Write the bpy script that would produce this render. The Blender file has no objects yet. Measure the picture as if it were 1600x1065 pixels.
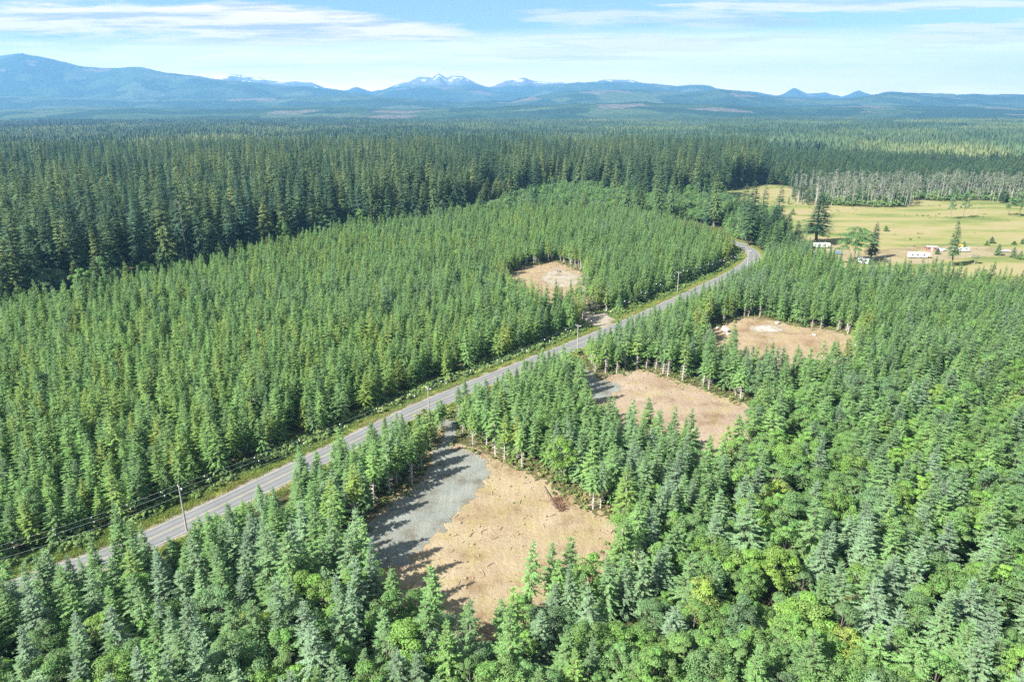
import bpy, math, random
import numpy as np
from mathutils import Vector

rng = np.random.default_rng(11)
random.seed(5)
S = bpy.context.scene
C = S.collection
CAMH = 85.0
FPX, CX, CY, HZ = 1067.0, 800.0, 532.5, 166.0     # focal length, centre and horizon of the 1600 x 1065 photograph
PITCH = math.atan((CY - HZ) / FPX)
SP, CP = math.sin(PITCH), math.cos(PITCH)

def gp(x, y, z=0.0):
    """surveyed ground position (metres) of a point seen at x, y in the photograph, at height z"""
    a, b = (x - CX) / FPX, (CY - y) / FPX
    dy, dz = CP + b * SP, -SP + b * CP
    t = (z - CAMH) / dz
    return (a * t, dy * t)

def poly(*pts):
    return np.array([gp(*p) for p in pts])

def proj(X, Y, Z):
    Z = Z - CAMH
    d = Y * CP - Z * SP
    u = Y * SP + Z * CP
    d = np.maximum(d, 1e-3)
    return CX + FPX * X / d, CY - FPX * u / d, d

def inside(P, X, Y):
    r = np.zeros(X.shape, bool)
    n = len(P)
    for i in range(n):
        x1, y1 = P[i]; x2, y2 = P[(i + 1) % n]
        if y1 == y2: continue
        c = ((y1 > Y) != (y2 > Y)) & (X < (x2 - x1) * (Y - y1) / (y2 - y1) + x1)
        r ^= c
    return r

def dist_line(P, X, Y, closed=False):
    d = np.full(X.shape, 1e9)
    n = len(P)
    for i in range(n if closed else n - 1):
        a = np.array(P[i]); b = np.array(P[(i + 1) % n])
        v = b - a
        t = np.clip(((X - a[0]) * v[0] + (Y - a[1]) * v[1]) / max(v @ v, 1e-9), 0, 1)
        d = np.minimum(d, np.hypot(X - a[0] - t * v[0], Y - a[1] - t * v[1]))
    return d

def vnoise(X, Y, s, seed=0):
    """smooth value noise 0..1"""
    X = np.asarray(X) / s + 1000.3 + seed * 17.1; Y = np.asarray(Y) / s + 1000.7 + seed * 31.7
    xi, yi = np.floor(X), np.floor(Y)
    fx, fy = X - xi, Y - yi
    fx, fy = fx * fx * (3 - 2 * fx), fy * fy * (3 - 2 * fy)
    def h(i, j):
        v = np.sin(i * 127.1 + j * 311.7 + seed * 74.7) * 43758.5453
        return v - np.floor(v)
    return (h(xi, yi) * (1 - fx) + h(xi + 1, yi) * fx) * (1 - fy) + (h(xi, yi + 1) * (1 - fx) + h(xi + 1, yi + 1) * fx) * fy

# ------------------------------------------------------------------ materials
class NT:
    def __init__(s, tree): s.t = tree
    def n(s, typ, ins=None, **kw):
        nd = s.t.nodes.new(typ)
        for k, v in kw.items(): setattr(nd, k, v)
        for k, v in (ins or {}).items():
            if isinstance(v, bpy.types.NodeSocket): s.t.links.new(v, nd.inputs[k])
            else: nd.inputs[k].default_value = v
        return nd
    def ramp(s, fac, stops, interp='LINEAR'):
        r = s.n('ShaderNodeValToRGB', {'Fac': fac}); e = r.color_ramp.elements
        r.color_ramp.interpolation = interp
        while len(e) < len(stops): e.new(0.5)
        for q, (p, c) in zip(e, stops):
            q.position = p; q.color = (*c, 1) if len(c) == 3 else c
        return r.outputs['Color']
    def mix(s, fac, a, b, mode='MIX'):
        m = s.n('ShaderNodeMix', {0: fac}, data_type='RGBA', blend_type=mode)
        for i, v in ((6, a), (7, b)):
            if isinstance(v, bpy.types.NodeSocket): s.t.links.new(v, m.inputs[i])
            else: m.inputs[i].default_value = (*v, 1) if len(v) == 3 else v
        return m.outputs[2]
    def math(s, op, a, b=0.0, c=0.0):
        m = s.n('ShaderNodeMath', operation=op)
        for i, v in enumerate((a, b, c)):
            if isinstance(v, bpy.types.NodeSocket): s.t.links.new(v, m.inputs[i])
            else: m.inputs[i].default_value = v
        return m.outputs[0]
    def noise(s, vec, scale, detail=4, rough=0.55):
        return s.n('ShaderNodeTexNoise', {'Vector': vec, 'Scale': scale, 'Detail': detail, 'Roughness': rough}).outputs['Fac']
    def link(s, a, b): s.t.links.new(a, b)

def newmat(name):
    m = bpy.data.materials.new(name); m.use_nodes = True
    m.node_tree.nodes.clear()
    q = NT(m.node_tree)
    out = q.n('ShaderNodeOutputMaterial')
    return m, q, out

def plain(name, col, rough=0.6, metal=0.0, var=0.15, scale=3.0):
    m, q, out = newmat(name)
    tc = q.n('ShaderNodeTexCoord').outputs['Object']
    f = q.noise(tc, scale)
    c = q.mix(f, tuple(v * (1 - var) for v in col), tuple(min(1, v * (1 + var)) for v in col))
    b = q.n('ShaderNodeBsdfPrincipled', {'Base Color': c, 'Roughness': rough, 'Metallic': metal})
    q.link(b.outputs[0], out.inputs['Surface'])
    return m

def foliage(name, stops, rnd=0.25, trans=0.3, spec=0.25):
    """leaf colour by the tree's own tint (0 bluish .. 1 yellowish), varied from tree to tree and leaf to leaf"""
    m, q, out = newmat(name)
    tint = q.n('ShaderNodeAttribute', attribute_type='INSTANCER', attribute_name='tint').outputs['Fac']
    ri = q.n('ShaderNodeObjectInfo').outputs['Random']
    t2 = q.math('ADD', tint, q.math('MULTIPLY', q.math('SUBTRACT', ri, 0.5), 0.18))
    col = q.ramp(t2, stops)
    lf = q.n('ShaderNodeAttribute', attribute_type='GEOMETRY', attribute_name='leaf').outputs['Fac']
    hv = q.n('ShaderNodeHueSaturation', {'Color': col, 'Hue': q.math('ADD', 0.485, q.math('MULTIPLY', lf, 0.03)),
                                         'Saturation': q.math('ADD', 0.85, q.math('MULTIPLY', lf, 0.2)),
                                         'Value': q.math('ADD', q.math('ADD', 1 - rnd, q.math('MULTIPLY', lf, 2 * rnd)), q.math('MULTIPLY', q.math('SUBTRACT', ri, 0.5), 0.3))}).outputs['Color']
    d = q.n('ShaderNodeBsdfPrincipled', {'Base Color': hv, 'Roughness': 0.55, 'Specular IOR Level': spec})
    tr = q.n('ShaderNodeBsdfTranslucent', {'Color': hv})
    mx = q.n('ShaderNodeMixShader', {0: trans, 1: d.outputs[0], 2: tr.outputs[0]})
    q.link(mx.outputs[0], out.inputs['Surface'])
    return m

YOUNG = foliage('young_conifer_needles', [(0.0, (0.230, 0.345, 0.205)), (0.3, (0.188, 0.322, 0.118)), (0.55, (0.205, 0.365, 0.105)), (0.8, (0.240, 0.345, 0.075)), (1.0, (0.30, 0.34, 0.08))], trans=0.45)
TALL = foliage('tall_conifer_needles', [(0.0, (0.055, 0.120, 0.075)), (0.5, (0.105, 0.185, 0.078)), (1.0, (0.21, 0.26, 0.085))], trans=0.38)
BROAD = foliage('broadleaf_leaves', [(0.0, (0.125, 0.215, 0.105)), (0.35, (0.135, 0.250, 0.068)), (0.7, (0.170, 0.300, 0.055)), (1.0, (0.26, 0.33, 0.065))], trans=0.42)
DULL = foliage('sparse_alder_leaves', [(0.0, (0.10, 0.15, 0.08)), (1.0, (0.17, 0.20, 0.11))], trans=0.3)
BARK = plain('grey_brown_bark', (0.12, 0.10, 0.08), 0.9, var=0.4, scale=1.5)
STEM = plain('grey_stem_bark', (0.40, 0.37, 0.32), 0.9, var=0.3, scale=0.8)
PALE = plain('pale_dead_bark', (0.27, 0.26, 0.23), 0.85, var=0.35, scale=0.8)

# ------------------------------------------------------------------ mesh builders
def mesh(name, V, F, mats, mi=None, leaf=None, smooth=False):
    V = np.asarray(V, dtype=np.float32); F = [tuple(f) for f in F]
    me = bpy.data.meshes.new(name)
    me.from_pydata(V.tolist(), [], F)
    for m in mats: me.materials.append(m)
    if mi is not None: me.polygons.foreach_set('material_index', np.asarray(mi, dtype=np.int32))
    if leaf is not None:
        a = me.attributes.new('leaf', 'FLOAT', 'POINT'); a.data.foreach_set('value', np.asarray(leaf, dtype=np.float32))
    if smooth: me.polygons.foreach_set('use_smooth', np.ones(len(F), bool))
    me.update()
    return me

class Cards:
    """many small rhombic sprays gathered into one crown"""
    def __init__(s): s.v = []; s.l = []
    def add(s, p, d, w, leaf, fat=0.5):
        # p (n,3) base, d (n,3) along, w (n,3) half width
        k = p + d * fat
        s.v.append(np.stack([p, k + w, p + d, k - w], axis=1).reshape(-1, 3))
        s.l.append(np.repeat(leaf, 4))
    def done(s):
        V = np.concatenate(s.v); L = np.concatenate(s.l)
        F = np.arange(len(V)).reshape(-1, 4).tolist()
        return V, F, L

def unit(v): return v / np.maximum(np.linalg.norm(v, axis=-1, keepdims=True), 1e-9)

def conifer_crown(r, H, R, base, whorls, nbr, step, tw, droop, ragged, rise=0.55, power=0.8):
    c = Cards()
    up = np.array([0, 0, 1.0])
    for k in range(whorls):
        t = (k + r.uniform(-0.3, 0.3)) / whorls; t = min(max(t, 0), 0.985)
        z = base + t * (H * 0.985 - base)
        rad = R * (1 - t) ** power * min(1, 0.62 + t * 3.2)
        nb = max(4, int(round(nbr * (1 - 0.35 * t))))
        a0 = r.uniform(0, 6.28)
        for b in range(nb):
            if r.random() < ragged * 0.5 and t < 0.85: continue
            az = a0 + b * 6.283 / nb + r.uniform(-0.3, 0.3)
            L = rad * r.uniform(1 - ragged, 1 + ragged * 0.5) + 0.02 * R + 0.1
            el = (-0.25 + (rise + 0.25) * t ** 0.8) + r.uniform(-0.12, 0.12)
            dh = np.array([math.cos(az), math.sin(az), 0]); sd = np.array([-dh[1], dh[0], 0])
            zz = z + r.uniform(-0.95, 0.95) * (H - base) / whorls
            n = max(2, int(L / step))
            s = (np.arange(n) + r.uniform(0.2, 0.8, n)) / n
            if t < 0.7: s = 0.18 + 0.82 * s
            pos = dh * (L * s * math.cos(el))[:, None] + up * (zz + L * s * math.sin(el) - droop * L * s * s)[:, None]
            tan = unit(dh * math.cos(el) + up * (math.sin(el) - 2 * droop * s)[:, None])
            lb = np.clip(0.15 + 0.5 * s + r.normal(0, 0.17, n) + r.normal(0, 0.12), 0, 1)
            for sg in (-1, 1):
                ang = r.uniform(0.6, 1.1, n)
                ln = tw * (0.45 + 0.75 * (1 - s)) * r.uniform(0.75, 1.25, n) * min(1, 0.45 + L / R)
                d = tan * np.cos(ang)[:, None] + sd * (sg * np.sin(ang))[:, None] - up * r.uniform(0.0, 0.35, n)[:, None]
                d = unit(d) * ln[:, None]
                roll = r.uniform(-0.7, 0.7, n)
                nn = unit(np.cross(d, up))
                w = (nn * np.cos(roll)[:, None] + up * np.sin(roll)[:, None]) * (ln * 0.18 + 0.02)[:, None]
                c.add(pos, d, w, lb)
            e = dh * math.cos(el) + up * (math.sin(el) - droop)
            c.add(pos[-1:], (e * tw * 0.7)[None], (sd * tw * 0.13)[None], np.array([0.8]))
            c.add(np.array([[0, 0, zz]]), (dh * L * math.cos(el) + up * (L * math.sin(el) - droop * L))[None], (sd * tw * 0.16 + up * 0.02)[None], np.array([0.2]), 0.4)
    for q in range(6):
        az = q * 1.05; d = np.array([math.cos(az) * 0.12, math.sin(az) * 0.12, 1]) * tw * 1.3
        c.add(np.array([[0, 0, H - tw * 1.0]]), d[None], np.array([[math.sin(az), -math.cos(az), 0]]) * tw * 0.1, np.array([0.7]))
    return c.done()

def trunk_mesh(r, H, rad, spikes=0, zlo=0.1, zhi=0.4, slen=1.2, rings=9, lean=0.0, up_=-0.1, sides=6):
    """tapered trunk; dead side branches grow out of the trunk's own surface"""
    V, F = [], []
    ox = oy = 0.0
    for i in range(rings + 1):
        t = i / rings
        rr = rad * (1 - t) ** 0.85 * (1.35 if i == 0 else 1) + 0.015
        ox += r.normal(0, 0.01) * H / rings * 3 + lean * H / rings; oy += r.normal(0, 0.01) * H / rings * 3
        for k in range(sides):
            a = k * 2 * math.pi / sides
            V.append((ox + rr * math.cos(a), oy + rr * math.sin(a), t * H))
    for i in range(rings):
        for k in range(sides):
            a, b = i * sides + k, i * sides + (k + 1) % sides
            F.append((a, b, b + sides, a + sides))
    for q in range(spikes):
        i = int(np.clip(round(r.uniform(zlo, zhi) * rings), 0, rings - 1)); k = r.integers(0, sides)
        a, b = i * sides + k, i * sides + (k + 1) % sides
        c = b + sides
        m = (np.array(V[a]) + np.array(V[b])) / 2
        ax = (np.array(V[a]) + np.array(V[b]) - 2 * np.mean([V[i * sides + j] for j in range(sides)], axis=0))
        az = math.atan2(ax[1], ax[0]) + r.uniform(-0.5, 0.5)
        l = slen * r.uniform(0.4, 1.2)
        va = np.array(V[a]); th = 0.035 + 0.02 * slen
        V.append(tuple(va + np.array([0.0, 0.0, th * 1.6]))); V.append(tuple(va + np.array([-math.sin(az), math.cos(az), 0]) * th))
        V.append((va[0] + l * math.cos(az), va[1] + l * math.sin(az), va[2] + l * up_ * r.uniform(0.3, 1.6)))
        e_ = len(V)
        F.append((a, e_ - 3, e_ - 1)); F.append((a, e_ - 2, e_ - 1))
    return V, F

def broad_crown(r, H, R, base, clumps, per, ls, flat=1.0):
    c = Cards()
    for k in range(clumps):
        u = r.uniform(-0.35, 1.0); az = r.uniform(0, 6.283)
        q = math.sqrt(max(0, 1 - u * u)) * r.uniform(0.3, 1.12)
        zc = base + (H - base) * (0.42 + 0.46 * u)
        cen = np.array([R * q * math.cos(az), R * q * math.sin(az), zc])
        cr = R * r.uniform(0.15, 0.40)
        v = unit(r.normal(0, 1, (per, 3))); v[:, 2] = np.abs(v[:, 2]) * 1.0 - 0.25
        rr = cr * r.uniform(0.45, 1.0, per) ** 0.5
        p = cen + v * rr[:, None] * np.array([1, 1, 0.75 * flat])
        nrm = unit(v + np.array([0, 0, 0.8]) + r.normal(0, 0.45, (per, 3)))
        d = unit(np.cross(nrm, r.normal(0, 1, (per, 3))))
        w = np.cross(nrm, d)
        ln = ls * r.uniform(0.7, 1.3, per)
        lf = np.clip(0.5 + r.normal(0, 0.2, per) + r.normal(0, 0.15), 0, 1)
        c.add(p - d * ln[:, None] * 0.5, d * ln[:, None], w * (ln * 0.38)[:, None], lf)
    return c.done()

def limbs(r, H, rad, n, spread, z0, z1):
    V, F = trunk_mesh(r, H * 0.9, rad, 0, rings=6)
    V = list(V)
    for k in range(n):
        az = k * 6.283 / n + r.uniform(-0.4, 0.4); z = r.uniform(z0, z1) * H
        a = np.array([0, 0, z]); b = np.array([spread * math.cos(az), spread * math.sin(az), z + (H - z) * r.uniform(0.35, 0.6)])
        s = np.array([-math.sin(az), math.cos(az), 0]); o = len(V)
        for p, q in ((a, rad * 0.5), (b, 0.03)):
            for j in range(4):
                th = j * math.pi / 2
                V.append(tuple(p + q * (math.cos(th) * s + math.sin(th) * np.array([0, 0, 1.0]))))
        for j in range(4): F.append((o + j, o + (j + 1) % 4, o + 4 + (j + 1) % 4, o + 4 + j))
    return V, F

def join(cr, tr):
    V = np.concatenate([cr[0], np.asarray(tr[0])]); n = len(cr[0])
    F = list(cr[1]) + [tuple(i + n for i in f) for f in tr[1]]
    mi = [0] * len(cr[1]) + [1] * len(tr[1])
    L = np.concatenate([cr[2], np.full(len(tr[0]), 0.5)])
    return V, F, mi, L

PROTO = {}   # kind -> list of (crown mesh, trunk mesh, joined mesh, nominal height)
def proto(kind, cr, tr, leafmat, barkmat, H):
    PROTO.setdefault(kind, [])
    i = len(PROTO[kind])
    V, F, mi, L = join(cr, tr)
    PROTO[kind].append((mesh(kind + '_crown', cr[0], cr[1], [leafmat], leaf=cr[2]), mesh(kind + '_trunk', tr[0], tr[1], [barkmat], smooth=False),
                        mesh(kind, V, F, [leafmat, barkmat], mi, L), H))

for i in range(8):   # young conifers of a plantation, crown almost to the ground
    r = np.random.default_rng(100 + i); H = 13.0
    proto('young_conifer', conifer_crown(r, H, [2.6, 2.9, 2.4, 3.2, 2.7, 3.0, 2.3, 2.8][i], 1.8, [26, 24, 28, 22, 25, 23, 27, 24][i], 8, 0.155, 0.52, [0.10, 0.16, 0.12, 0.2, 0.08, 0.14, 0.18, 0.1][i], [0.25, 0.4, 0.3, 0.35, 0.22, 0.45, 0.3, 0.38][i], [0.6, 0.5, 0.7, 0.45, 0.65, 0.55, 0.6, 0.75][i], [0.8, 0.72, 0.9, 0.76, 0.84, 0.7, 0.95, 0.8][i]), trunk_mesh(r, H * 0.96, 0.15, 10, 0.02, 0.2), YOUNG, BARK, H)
for i in range(5):   # the same, bare-stemmed below, as they stand along the edge of a clearing
    r = np.random.default_rng(140 + i); H = 13.5
    proto('bare_stemmed_conifer', conifer_crown(r, H, [2.3, 2.6, 2.1, 2.4, 2.7][i], [6.0, 5.2, 6.6, 5.6, 4.6][i], 17, 8, 0.16, 0.54, 0.15, 0.36, 0.55, 0.78), trunk_mesh(r, H * 0.96, 0.14, 60, 0.05, 0.5, 1.3, 16), YOUNG, STEM, H)
for i in range(5):   # old tall conifers
    r = np.random.default_rng(180 + i); H = 38.0
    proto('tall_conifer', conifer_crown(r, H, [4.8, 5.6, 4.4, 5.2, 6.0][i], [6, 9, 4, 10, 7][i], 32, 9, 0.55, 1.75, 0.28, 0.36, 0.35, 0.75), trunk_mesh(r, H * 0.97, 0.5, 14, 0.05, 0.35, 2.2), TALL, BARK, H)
for i in range(5):   # alders and maples
    r = np.random.default_rng(220 + i); H = 9.5
    proto('broadleaf_tree', broad_crown(r, H, [2.8, 3.3, 2.6, 3.6, 2.4][i], [1.2, 1.0, 1.0, 1.2, 0.8][i], [36, 42, 32, 46, 32][i], 180, 0.225), limbs(r, H, 0.14, 6, 1.5, 0.25, 0.55), BROAD, BARK, H)
for i in range(4):   # pale-stemmed, half dead alders
    r = np.random.default_rng(260 + i); H = 23.0
    proto('pale_alder', broad_crown(r, H, [2.4, 2.0, 2.8, 1.8][i], 9, [26, 20, 30, 12][i], 44, 0.55), trunk_mesh(r, H * 0.99, 0.18, 16, 0.3, 0.92, 2.2, 14, r.uniform(-0.04, 0.04), 0.7), DULL, PALE, H)
dead = []
for i in range(4):
    r = np.random.default_rng(290 + i)
    dead.append(mesh('dead_tree_trunk', *trunk_mesh(r, 24, 0.20, 40, 0.2, 0.95, 2.8, 16, r.uniform(-0.04, 0.04), 0.5), [PALE]))

# ------------------------------------------------------------------ object helpers
def tag(o, label=None, cat=None, group=None, kind=None):
    for k, v in (('label', label), ('category', cat), ('group', group), ('kind', kind)):
        if v: o[k] = v
    return o
def obj(name, me, parent=None, loc=(0, 0, 0), rz=0.0, sc=None):
    o = bpy.data.objects.new(name, me); C.objects.link(o)
    o.parent = parent; o.location = loc
    if rz: o.rotation_euler = (0, 0, rz)
    if sc: o.scale = sc
    return o
def empty(name, loc, rz=0.0, sc=None, **kw):
    o = obj(name, None, None, loc, rz, sc); o.empty_display_size = 0.5
    return tag(o, **kw)

class MB:
    def __init__(s): s.v = []; s.f = []
    def box(s, x0, x1, y0, y1, z0, z1, tx=0.0, ty=0.0):
        o = len(s.v)
        s.v += [(x0, y0, z0), (x1, y0, z0), (x1, y1, z0), (x0, y1, z0), (x0 + tx, y0 + ty, z1), (x1 - tx, y0 + ty, z1), (x1 - tx, y1 - ty, z1), (x0 + tx, y1 - ty, z1)]
        s.f += [tuple(o + i for i in q) for q in ((3, 2, 1, 0), (4, 5, 6, 7), (0, 1, 5, 4), (1, 2, 6, 5), (2, 3, 7, 6), (3, 0, 4, 7))]
        return s
    def tube(s, pts, rad, sides=6, cap=True):
        P = [np.array(p, float) for p in pts]; o = len(s.v)
        for i, p in enumerate(P):
            t = unit(P[min(i + 1, len(P) - 1)] - P[max(i - 1, 0)])
            a = unit(np.cross(t, (0, 0, 1.0) if abs(t[2]) < 0.9 else (1.0, 0, 0))); b = np.cross(t, a)
            rr = rad[i] if hasattr(rad, '__len__') else rad
            for k in range(sides):
                th = 2 * math.pi * k / sides
                s.v.append(tuple(p + rr * (math.cos(th) * a + math.sin(th) * b)))
        for i in range(len(P) - 1):
            for k in range(sides):
                q, w = o + i * sides + k, o + i * sides + (k + 1) % sides
                s.f.append((q, w, w + sides, q + sides))
        if cap:
            s.f.append(tuple(o + k for k in range(sides))[::-1]); e = o + (len(P) - 1) * sides
            s.f.append(tuple(e + k for k in range(sides)))
        return s
    def build(s, name, mat, parent=None, bevel=0.0, **kw):
        o = obj(name, mesh(name, s.v, s.f, [mat]), parent, **kw)
        if bevel:
            b = o.modifiers.new('bevel', 'BEVEL'); b.width = bevel; b.segments = 2; b.limit_method = 'ANGLE'
        return o

# ------------------------------------------------------------------ where things lie (surveyed from the photograph)
ROAD = [gp(-160, 1010), gp(40, 915), gp(210, 853), gp(480, 725), gp(690, 624), gp(905, 537), gp(1010, 492), gp(1100, 450), gp(1150, 425), gp(1172, 409), gp(1178, 399), gp(1170, 390), gp(1150, 380), gp(1120, 371)]
def smooth_line(P, n=8):
    P = [np.array(p) for p in P]; P = [2 * P[0] - P[1]] + P + [2 * P[-1] - P[-2]]
    out = []
    for i in range(1, len(P) - 2):
        for k in range(n):
            t = k / n; a, b, c, d = P[i - 1:i + 3]
            out.append(0.5 * (2 * b + (c - a) * t + (2 * a - 5 * b + 4 * c - d) * t * t + (3 * b - a - 3 * c + d) * t ** 3))
    out.append(P[-2])
    return np.array(out)
RC = smooth_line(ROAD, 10)
RT = unit(np.gradient(RC, axis=0)); RN = np.stack([-RT[:, 1], RT[:, 0]], axis=1)   # RN points to the upper-left side
HALF = 3.6

C1 = poly((545, 856), (575, 815), (611, 788), (645, 765), (668, 746), (681, 704), (715, 696), (751, 705), (786, 725), (829, 744), (860, 764), (899, 788), (935, 805), (962, 822), (945, 868, 4.0), (900, 885, 5.0), (815, 925, 5.4), (755, 985, 5.4), (690, 968, 4.5), (630, 925, 3.6), (590, 880, 1.4))
PAD1 = poly((553, 850), (611, 792), (668, 748), (683, 706), (712, 702), (752, 716), (762, 738), (745, 765), (690, 820), (655, 855), (625, 884), (585, 880))
C2 = poly((914, 596), (940, 590), (985, 582), (1010, 580), (1044, 592), (1095, 609), (1147, 630), (1178, 638), (1163, 657, 6.3), (1112, 690, 7.7), (1044, 656, 7.7), (1009, 652, 7.7), (937, 634, 7.0), (922, 615, 2.1))
PAD2 = poly((918, 599), (946, 593), (968, 604), (957, 618), (928, 626))
C3 = poly((1106, 517), (1120, 511), (1142, 504), (1163, 497), (1190, 498), (1230, 507), (1270, 514), (1305, 519), (1330, 525), (1318, 548, 4), (1270, 562, 5), (1220, 556, 6), (1180, 545, 8), (1140, 532, 9), (1112, 524, 8))
PAD3 = poly((1172, 513), (1185, 508), (1205, 508), (1225, 513), (1212, 519), (1186, 519))
C4 = poly((790, 432), (805, 424), (822, 418), (845, 412), (866, 409), (892, 417), (912, 430), (908, 456), (892, 462, 7.0), (848, 464, 8.4), (828, 450, 7.7), (803, 437, 7.0))
PAD4 = poly((846, 432), (872, 419), (907, 431), (904, 445), (876, 449), (855, 444))
DRIVE4 = poly((921, 492), (942, 490), (962, 499), (942, 513), (922, 508), (903, 470), (905, 462), (912, 462))
DRIVE1 = poly((676, 712), (686, 700), (700, 670), (692, 660), (706, 657), (712, 668), (699, 703))
DRIVE2 = poly((918, 600), (908, 592), (890, 574), (905, 566), (922, 583), (935, 594))
FIELD = poly((1128, 300), (1190, 288), (1232, 291), (1262, 312), (1299, 321), (1360, 324), (1415, 324), (1429, 312), (1470, 315), (1531, 313), (1600, 318), (1800, 330), (1980, 350), (1980, 450), (1700, 440, 8), (1600, 432, 9), (1530, 425, 9), (1440, 416, 9), (1380, 412, 9), (1320, 402, 9), (1262, 384, 6), (1240, 372, 6), (1215, 345), (1165, 335), (1145, 318))
RVYARD = poly((1250, 378), (1300, 383), (1345, 396), (1420, 385), (1520, 384), (1600, 390), (1600, 398), (1500, 403), (1440, 412), (1330, 408), (1262, 392))
# back edge of the young plantation (tops seen at ~12 m)
LBACK = poly((-420, 520, 12), (-200, 480, 12), (0, 450, 12), (130, 438, 12), (250, 402, 12), (360, 378, 12), (500, 350, 12), (600, 334, 12), (700, 324, 12), (800, 316, 12), (900, 314, 12), (1000, 318, 12), (1080, 322, 12), (1140, 334, 12))
SHRUB = poly((560, 340, 10), (700, 322, 10), (790, 305, 8), (860, 280, 8), (900, 285, 8), (1010, 300, 8), (1100, 296, 10), (1150, 300, 8), (1160, 345, 8), (1080, 326, 10), (1000, 320, 10), (900, 316, 10), (800, 318, 10), (700, 326, 10))

# ------------------------------------------------------------------ ground sheets
def sheet(name, P, z, mat, kind='structure', wob=0.6, sub=2.0, **kw):
    """a flat sheet with an uneven, natural outline"""
    pts = []
    n = len(P)
    for i in range(n):
        a, b = P[i], P[(i + 1) % n]
        k = max(1, int(np.hypot(*(b - a)) / sub))
        for j in range(k):
            p = a + (b - a) * j / k
            pts.append(p + (rng.normal(0, wob, 2) if wob else 0))
    from mathutils.geometry import tessellate_polygon
    V = [(p[0], p[1], z) for p in pts]
    T = tessellate_polygon([[Vector(v) for v in V]])
    F = []
    for t in T:
        a, b, c = (Vector(V[i]) for i in t)
        F.append(tuple(t) if (b - a).cross(c - a).z > 0 else tuple(t)[::-1])
    o = obj(name, mesh(name, V, F, [mat])); o['kind'] = kind
    return tag(o, **kw)

def ground_mat():
    m, q, out = newmat('forest_floor')
    p = q.n('ShaderNodeNewGeometry').outputs['Position']
    a = q.ramp(q.noise(p, 0.6, 6, 0.7), [(0.3, (0.050, 0.045, 0.024)), (0.55, (0.095, 0.085, 0.045)), (0.75, (0.15, 0.12, 0.075))])
    far = q.ramp(q.noise(p, 0.012, 5, 0.6), [(0.35, (0.6, 0.7, 0.6)), (0.7, (1.1, 1.15, 1.0))])
    b = q.n('ShaderNodeBsdfDiffuse', {'Color': q.mix(1.0, a, far, 'MULTIPLY')})
    q.link(b.outputs[0], out.inputs['Surface'])
    return m

def earth_mat(name, c0, c1, c2, sc=1.0, speck=(0.12, 0.085, 0.055), grass=True):
    m, q, out = newmat(name)
    p = q.n('ShaderNodeNewGeometry').outputs['Position']
    big = q.noise(p, 0.09 * sc, 5, 0.6)
    fine = q.noise(p, 1.3 * sc, 7, 0.72)
    col = q.ramp(big, [(0.3, c0), (0.5, c1), (0.72, c2)])
    col = q.mix(q.ramp(fine, [(0.42, (0, 0, 0)), (0.75, (1, 1, 1))]), col, tuple(min(1, v * 1.25) for v in c1))
    sp = q.ramp(q.noise(p, 2.6 * sc, 3, 0.8), [(0.60, (0, 0, 0)), (0.68, (1, 1, 1))])
    msk = q.ramp(q.noise(p, 0.22 * sc, 3), [(0.40, (0.15, 0.15, 0.15)), (0.65, (1, 1, 1))])
    col = q.mix(q.math('MULTIPLY', sp, msk), col, speck)
    gr = q.ramp(q.noise(p, 0.16 * sc, 6, 0.7), [(0.50, (0, 0, 0)), (0.62, (0.7, 0.7, 0.7))])
    if grass: col = q.mix(gr, col, q.mix(fine, (0.16, 0.145, 0.055), (0.30, 0.25, 0.13)))
    br = q.ramp(q.noise(p, 0.11 * sc, 5, 0.65), [(0.36, (0.74, 0.67, 0.61)), (0.46, (0.97, 0.96, 0.95)), (0.62, (1.10, 1.12, 1.14))])
    col = q.mix(1.0, col, br, 'MULTIPLY')
    # faint tracks left by machines
    mp = q.n('ShaderNodeMapping', {'Vector': p, 'Rotation': (0, 0, -0.6), 'Scale': (0.9, 0.05, 1)}).outputs[0]
    tr = q.ramp(q.noise(mp, 1.0 * sc, 3), [(0.42, (0.92, 0.91, 0.90)), (0.62, (1.04, 1.03, 1.02))])
    col = q.mix(0.8, col, tr, 'MULTIPLY')
    bm = q.n('ShaderNodeBump', {'Height': fine, 'Strength': 0.7, 'Distance': 0.5})
    b = q.n('ShaderNodeBsdfPrincipled', {'Base Color': col, 'Roughness': 0.95, 'Specular IOR Level': 0.1, 'Normal': bm.outputs[0]})
    q.link(b.outputs[0], out.inputs['Surface'])
    return m
GROUND = ground_mat()
TAN = earth_mat('tan_bare_earth', (0.195, 0.145, 0.086), (0.232, 0.187, 0.120), (0.262, 0.225, 0.158))
ROSY = earth_mat('rosy_bare_earth', (0.190, 0.140, 0.098), (0.225, 0.178, 0.130), (0.250, 0.210, 0.162))
GRAVEL = earth_mat('grey_gravel', (0.130, 0.143, 0.128), (0.158, 0.170, 0.150), (0.185, 0.192, 0.168), 1.6, (0.11, 0.115, 0.10), False)
PALEG = earth_mat('pale_gravel', (0.205, 0.180, 0.145), (0.240, 0.215, 0.175), (0.265, 0.245, 0.210), 1.6, (0.17, 0.15, 0.12))

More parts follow.
